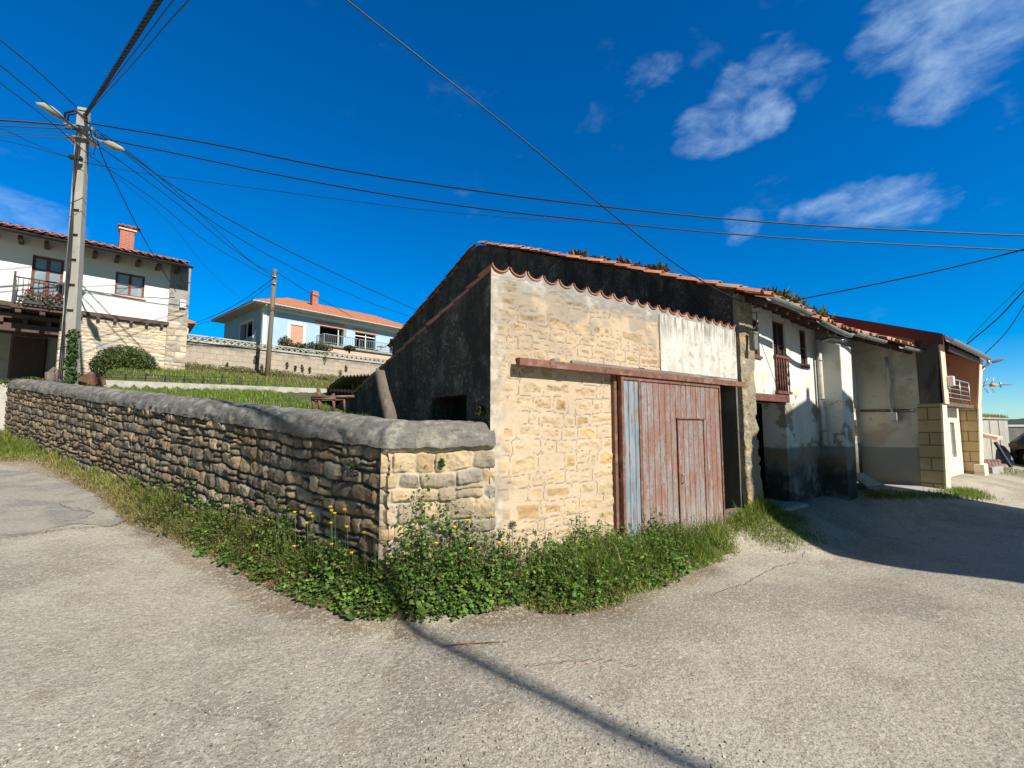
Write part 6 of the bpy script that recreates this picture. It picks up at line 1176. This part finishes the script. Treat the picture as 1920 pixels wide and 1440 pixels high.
for k, (x, y, r_) in enumerate([(1450, 560, .13), (1463, 566, .12), (1478, 567, .12), (1490, 575, .08), (1515, 583, .12), (1527, 590, .13), (1538, 596, .12), (1470, 572, .1)]):
    u0, z0 = onv(x, y+6, -.2); p = wp(u0, -.2, roofz(u0, -.2)+.10); rs2 = np.random.RandomState(230+k); n_ = 80; r_ *= 1.35; a = rs2.rand(n_)*2*pi; e = rs2.uniform(.1, 1.3, n_); d = np.stack([np.cos(a)*np.cos(e), np.sin(a)*np.cos(e), np.sin(e)], -1); sidev = np.stack([-np.sin(a), np.cos(a), 0*a], -1); L_ = (r_*rs2.uniform(.6, 1.3, n_))[:, None]
    off = rs2.normal(size=(n_, 3))*np.array([r_*.7, r_*.5, .02]); VV = np.stack([off-sidev*.018, off+d*L_*.6-sidev*.022, off+d*L_, off+d*L_*.6+sidev*.022, off+sidev*.018], 1)
    FF3 = (np.array([[0, 1, 4], [1, 3, 4], [1, 2, 3]])[None]+(np.arange(n_)*5)[:, None, None]).reshape(-1, 3)
    o = npmesh('roof_succulent', VV.reshape(-1, 3), FF3, M['succ'], cols=np.repeat(pickc(((.07, .11, .02), (.12, .14, .03), (.05, .08, .02)), n_, rs2), 5, 0), loc=p); props(o, 'spiky green succulent growing along the street eaves of the old farmhouse', 'roof plant', 'succulents on the farmhouse eaves')
# grass tufts: foot of the fire walls, top of the far concrete wall, by the trough
def tuft(nm, pts, H, n, spread, label, f=R, pal=GREEN):
    P = np.array(pts); i = rs.randint(0, len(P), n); X = P[i, 0]+rs.normal(size=n)*spread; Y = P[i, 1]+rs.normal(size=n)*spread; Z = f(X, Y) if f is not None else P[i, 2]
    o = blades(nm, np.stack([X, Y, Z], -1), H*rs.uniform(.5, 1.3, n), .005+0*X, pickc(pal, n, rs), M['grass'], rs, .7); props(o, label, 'grass', kind='stuff')
tuft('grass', [wp(9.0+.2*k, -1.0-.12*k) for k in range(9)]+[wp(8.9+.1*k, -.7) for k in range(6)], .09, 2600, .13, 'short grass by the slab beside the white fire wall')
tuft('grass', [wp(10.4+.1*k, -1.62-.03*k) for k in range(6)], .10, 900, .10, 'grass tuft at the foot of the sandstone quoin')
tuft('grass', [wp(4.45+.16*k, -.25-.02*k) for k in range(8)]+[wp(4.3+.2*k, -.5) for k in range(8)]+[wp(4.5+.2*k, -.72-.02*k) for k in range(5)], .055, 3600, .12, 'half shaded grass at the foot of the farmhouse pier')
ct = [np.array([cwl.location[0], cwl.location[1], 2.02])+np.array([cos(cwl.rotation_euler[2]), sin(cwl.rotation_euler[2]), 0])*t*Lc+np.array([0, .2, 0]) for t in np.linspace(.03, .95, 16)]
tuft('grass', ct, .14, 1500, .09, 'dry grass growing along the top of the streaky concrete wall', None, GREEN+STRAW)
tuft('grass', [toR(1900, 886), toR(1915, 884), toR(1888, 888)], .07, 500, .2, 'small grass patch beside the stone trough')
# road patches, gravel, twig
def patch(name, pxs, mat, cell, dz, seedn):
    pp = [toR(*p)[:2] for p in pxs]; P = np.array(pp); lo = P.min(0)-.05; hi = P.max(0)+.05; xs2 = np.arange(lo[0], hi[0], cell); ys2 = np.arange(lo[1], hi[1], cell); X, Y = np.meshgrid(xs2, ys2)
    Xw = X+.22*(fbm(X*4, Y*4, 5, seedn)-.5); Yw = Y+.22*(fbm(X*4+9, Y*4, 5, seedn+1)-.5); k = inpoly(Xw, Yw, [tuple(a) for a in pp]); Z = R(X, Y)+dz
    o = npmesh(name, np.stack([X, Y, Z], -1).reshape(-1, 3), grid_faces(len(xs2), len(ys2), k), mat, smooth=True); props(o, kind='structure')
M['patch'] = mk('grey_asphalt_patch', (.215, .21, .195), [dict(c=(.33, .305, .255), n=(1.3, .40, .56), f=.9), dict(c=(.14, .13, .11), n=(34, .54, .64), f=.4, det=2), dict(c=(.46, .43, .37), n=(27, .54, .64), f=.4, det=2), dict(c=(.12, .11, .1), n=(70, .56, .63), f=.5, det=2)], rough=.95, bump=[(60, .4, .006)])
patch('road_patch', [(-40, 880), (60, 884), (130, 905), (175, 935), (232, 975), (205, 986), (130, 985), (60, 1000), (-40, 1006)], M['patch'], .011, .006, 300)
def crack(pxs, wdt, seedn):
    P = [toR(*p) for p in pxs]; P = smooth(P, 14); rs2 = np.random.RandomState(seedn); mb = MB(); prev = None
    for i, p in enumerate(P):
        d = P[min(i+1, len(P)-1)]-P[max(i-1, 0)]; nrm = np.array([-d[1], d[0], 0]); nrm /= np.linalg.norm(nrm)+1e-9; c = p+nrm*rs2.uniform(-.022, .022); wv = wdt*rs2.uniform(.25, 1.3); a_ = c+nrm*wv; b_ = c-nrm*wv; a_[2] = float(R(a_[0], a_[1]))+.016; b_[2] = float(R(b_[0], b_[1]))+.016
        if prev is not None: mb.poly([prev[0], a_, b_, prev[1]])
        prev = (a_, b_)
    o = mb.build('road_crack', M['crack'], None); props(o, kind='structure')
M['crack'] = mk('dirt_filled_crack', (.10, .085, .065), [dict(c=(.20, .17, .13), n=(14, .45, .6), f=.8)], rough=1)
crack([(0, 1009), (60, 1003), (130, 992), (205, 988), (236, 976)], .010, 1); crack([(110, 945), (140, 958), (172, 962), (150, 975), (120, 978)], .006, 2); crack([(0, 962), (60, 958), (120, 952), (172, 960)], .005, 3)
crack([(300, 1318), (380, 1338), (460, 1352), (542, 1368)], .0018, 4); crack([(1330, 1118), (1400, 1095), (1450, 1068), (1500, 1052)], .004, 6); crack([(985, 1252), (1040, 1246), (1120, 1240), (1200, 1252)], .004, 7)
M['patch2'] = mk('smooth_tan_patch', (.36, .335, .29), [dict(c=(.31, .30, .28), n=(1.8, .45, .62), f=.8), dict(c=(.24, .22, .19), n=(60, .6, .68), f=.4)], rough=.95, bump=[(50, .3, .005)])
0 and patch('road_patch', [(1040, 1200), (1120, 1178), (1230, 1185), (1330, 1200), (1392, 1232), (1370, 1262), (1290, 1272), (1200, 1252), (1100, 1240)], M['patch2'], .015, .006, 310)
n = 4200; px_ = rs.uniform(-100, 2020, n); py_ = 900+560*rs.rand(n)**.8; pts = np.array([onz(a, b, .08) for a, b in zip(px_, py_)]); x, y = pts[:, 0], pts[:, 1]; zz_ = R(x, y); s_, p_ = sp(x, y); uu, v2 = uv(x, y)
k = (p_ < -.1) & (v2 < -.2) & (y < 14); x, y, zz_ = x[k], y[k], zz_[k]; n = len(x); r = .003+.007*rs.rand(n)**3+.0005*np.hypot(x, y); d8 = np.array([[1, 0, 0], [0, 1, 0], [-1, 0, 0], [0, -1, 0], [0, 0, .7], [0, 0, -.5]])
a = rs.rand(n)*6.28; ca, sa = np.cos(a), np.sin(a); D = d8[None]*(r[:, None, None]*rs.uniform(.5, 1.4, (n, 6, 1))); DX = D[..., 0]*ca[:, None]-D[..., 1]*sa[:, None]; DY = D[..., 0]*sa[:, None]+D[..., 1]*ca[:, None]
VV = np.stack([x[:, None]+DX, y[:, None]+DY, zz_[:, None]+r[:, None]*.3+D[..., 2]], -1); T_ = np.array([[0, 1, 4], [1, 2, 4], [2, 3, 4], [3, 0, 4], [1, 0, 5], [2, 1, 5], [3, 2, 5], [0, 3, 5]]); FF = (T_[None]+(np.arange(n)*6)[:, None, None]).reshape(-1, 3)
c = pickc(((.45, .42, .36), (.30, .28, .24), (.55, .52, .46), (.14, .13, .11), (.36, .29, .19), (.2, .18, .15)), n, rs)
o = npmesh('gravel', VV.reshape(-1, 3), FF, mk('loose_gravel', (1, 1, 1), rough=.9, attr=True), cols=np.repeat(c, 6, 0)); props(o, 'loose grit and small pale pebbles scattered over the road', 'gravel', kind='stuff')
tp = [toR(828, 1216), toR(850, 1212), toR(880, 1209), toR(910, 1208), toR(938, 1206)]; mb = MB(); mb.tube([p+np.array([0, 0, .012+.004*(i % 2)]) for i, p in enumerate(tp)], [.003, .005, .005, .004, .003], 5)
for i in (2, 3): mb.tube([tp[i]+np.array([0, 0, .014]), tp[i]+np.array([.07, .03*(-1)**i, .03])], .0025, 4)
o = mb.build('twig', mk('twig_bark', (.22, .13, .08), rough=.9), None); props(o, 'thin brown twig lying on the road beside the cable shadow', 'twig')
M['leafdry'] = mk('dry_leaf_tan', (.50, .30, .14), [dict(c=(.3, .16, .07), n=(40, .5, .7), f=.6)], rough=.8)
for k, (x, y, s_) in enumerate([(878, 1212, .02), (812, 1198, .018), (1083, 1244, .018), (1103, 1246, .018), (1202, 1254, .014), (1268, 1217, .016), (620, 1190, .018), (625, 1192, .015), (723, 1178, .014), (965, 1154, .02), (1370, 1245, .016), (1388, 1243, .014), (388, 1120, .016)]):
    p = toR(x, y); mb = MB(); a = random.uniform(0, 6.3); mb.poly([(-s_, 0, .004), (0, -s_*.35, .010), (s_, 0, .006), (0, s_*.35, .012)]); o = mb.build('dry_leaf', M['leafdry'], None, loc=p+np.array([0, 0, .004]), rz=a); props(o, 'tiny curled tan leaf lying on the road surface', 'leaf', 'tiny dry leaves on the road')
SKY_SAT, SKY_HUE, SKY_STR, SUN_STR, EXPO, CLOUD = 1.35, .505, .094, 5.0, .50, (5.5, 7.2, 9.0)
# ================================================================ LIGHT AND SKY
w = bpy.data.worlds.new('World'); scn.world = w; w.use_nodes = True; nt = w.node_tree; N = nt.nodes; L = nt.links; N.clear()
out = N.new('ShaderNodeOutputWorld'); bg = N.new('ShaderNodeBackground'); L.new(bg.outputs[0], out.inputs[0])
sk = N.new('ShaderNodeTexSky'); sk.sky_type = 'NISHITA'; sk.sun_disc = False; sk.sun_elevation = SEL; sk.sun_rotation = radians(135); sk.altitude = 0; sk.air_density = 1.0; sk.dust_density = 0.0; sk.ozone_density = 4.0
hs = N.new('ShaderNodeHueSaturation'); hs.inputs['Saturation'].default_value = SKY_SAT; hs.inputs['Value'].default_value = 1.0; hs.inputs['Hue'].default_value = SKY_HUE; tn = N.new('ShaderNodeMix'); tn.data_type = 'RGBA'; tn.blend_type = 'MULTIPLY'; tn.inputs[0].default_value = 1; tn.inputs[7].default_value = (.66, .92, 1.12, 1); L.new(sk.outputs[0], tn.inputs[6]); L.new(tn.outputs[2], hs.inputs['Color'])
tc = N.new('ShaderNodeTexCoord'); dirv = tc.outputs['Generated']
def m2(op, a, b=None, c=None):
    n = N.new('ShaderNodeMath'); n.operation = op
    for k, q in enumerate((a, b, c)):
        if q is None: continue
        if isinstance(q, (int, float)): n.inputs[k].default_value = q
        else: L.new(q, n.inputs[k])
    return n.outputs[0]
CL = [ # px, py, angular radius (deg), weight
 (1720, 0, 3.6, .9), (1780, 30, 4.2, 1.0), (1850, 70, 4.8, 1.15), (1800, 130, 3.6, 1.15), (1745, 180, 2.4, .9), (1640, 95, 2.2, .8), (1690, 60, 2.6, .9), (1900, 20, 4, .8), (1920, 120, 4, 1.0),
 (1450, 130, 3.0, .85), (1400, 165, 2.8, .85), (1360, 205, 2.6, .9), (1435, 215, 2.3, 1.25), (1305, 250, 2.7, 1.15), (1345, 262, 2.2, 1.1), (1515, 140, 2.0, .7), (1385, 245, 2.2, 1.0), (1235, 130, 2.2, .5), (1200, 155, 1.8, .5),
 (1520, 405, 1.7, .9), (1560, 395, 1.9, 1.0), (1600, 385, 2.1, 1.15), (1645, 378, 2.2, 1.25), (1690, 382, 2.1, 1.3), (1735, 375, 1.9, 1.2), (1775, 365, 1.5, 1.05), (1485, 410, 1.3, .7), (1390, 420, 1.9, .7), (1370, 440, 1.6, .5), (1800, 355, 1.3, .6),
 (30, 415, 2.8, 1.0), (90, 428, 2.4, 1.0), (-20, 410, 3, .9), (600, 395, 2.2, .55), (625, 405, 1.5, .45), (575, 305, 1.8, .35), (1880, 355, 1.3, .4)]
acc = None
for px, py, rad, wt in CL:
    d = ray(px, py); d = d/np.linalg.norm(d)
    vm = N.new('ShaderNodeVectorMath'); vm.operation = 'DOT_PRODUCT'; L.new(dirv, vm.inputs[0]); vm.inputs[1].default_value = [float(k) for k in d]
    mr = N.new('ShaderNodeMapRange'); mr.interpolation_type = 'SMOOTHERSTEP'; L.new(vm.outputs['Value'], mr.inputs[0]); mr.inputs[1].default_value = cos(radians(rad*1.5)); mr.inputs[2].default_value = cos(radians(rad*.1)); mr.inputs[4].default_value = wt
    acc = mr.outputs[0] if acc is None else m2('SMOOTH_MAX', acc, mr.outputs[0], .25)
def wn(sc, st, det, rg, wx=0.):
    mp = N.new('ShaderNodeMapping'); mp.inputs['Rotation'].default_value = (0, radians(-28), 0); mp.inputs['Scale'].default_value = st; mp.inputs['Location'].default_value = (wx, 0, 0); L.new(dirv, mp.inputs[0])
    n = N.new('ShaderNodeTexNoise'); n.inputs['Scale'].default_value = sc; n.inputs['Detail'].default_value = det; n.inputs['Roughness'].default_value = rg; n.inputs['Distortion'].default_value = .35; L.new(mp.outputs[0], n.inputs[0]); return n.outputs['Fac']
n1 = wn(6, (.85, 1, 1.7), 10, .6); n2 = wn(16, (.8, 1, 1.7), 9, .64, 3.)
nz = m2('ADD', m2('MULTIPLY', n1, .62), m2('MULTIPLY', n2, .38))
f = m2('ADD', m2('MULTIPLY', acc, .80), m2('MULTIPLY', m2('SUBTRACT', nz, .5), 3.6))
mr = N.new('ShaderNodeMapRange'); mr.interpolation_type = 'SMOOTHSTEP'; L.new(f, mr.inputs[0]); mr.inputs[1].default_value = .42; mr.inputs[2].default_value = 1.75
gate = N.new('ShaderNodeMapRange'); gate.interpolation_type = 'SMOOTHSTEP'; L.new(acc, gate.inputs[0]); gate.inputs[1].default_value = .02; gate.inputs[2].default_value = .35
fac = m2('MULTIPLY', m2('MULTIPLY', mr.outputs[0], gate.outputs[0]), .55)
# added tint: sky behind the viewer dimmed and warmed to cut blue fill light
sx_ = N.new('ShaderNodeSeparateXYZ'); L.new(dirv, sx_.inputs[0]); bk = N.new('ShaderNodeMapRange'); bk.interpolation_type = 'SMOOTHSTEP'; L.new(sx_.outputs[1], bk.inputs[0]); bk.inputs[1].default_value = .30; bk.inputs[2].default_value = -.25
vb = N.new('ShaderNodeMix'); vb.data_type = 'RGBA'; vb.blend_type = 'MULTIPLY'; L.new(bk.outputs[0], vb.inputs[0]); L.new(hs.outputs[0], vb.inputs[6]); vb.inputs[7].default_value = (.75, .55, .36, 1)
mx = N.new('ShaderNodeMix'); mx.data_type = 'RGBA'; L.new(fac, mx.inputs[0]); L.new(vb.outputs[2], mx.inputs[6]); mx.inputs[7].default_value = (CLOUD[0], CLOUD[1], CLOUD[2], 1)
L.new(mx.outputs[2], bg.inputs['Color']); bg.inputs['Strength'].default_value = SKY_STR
sd = bpy.data.lights.new('sun', 'SUN'); sd.energy = SUN_STR; sd.angle = radians(.5); sd.color = (1, .93, .81); so = bpy.data.objects.new('sun', sd); COL.objects.link(so)
so.rotation_euler = Vector([float(k) for k in SUN]).to_track_quat('Z', 'Y').to_euler(); so.location = (10, -10, 20)
vs = scn.view_settings; vs.view_transform = 'Standard'; vs.look = 'None'; vs.gamma = 1; vs.use_curve_mapping = False; vs.exposure = EXPO
scn.render.film_transparent = False
scn.cycles.max_bounces = 5; scn.cycles.diffuse_bounces = 3; scn.cycles.transparent_max_bounces = 4
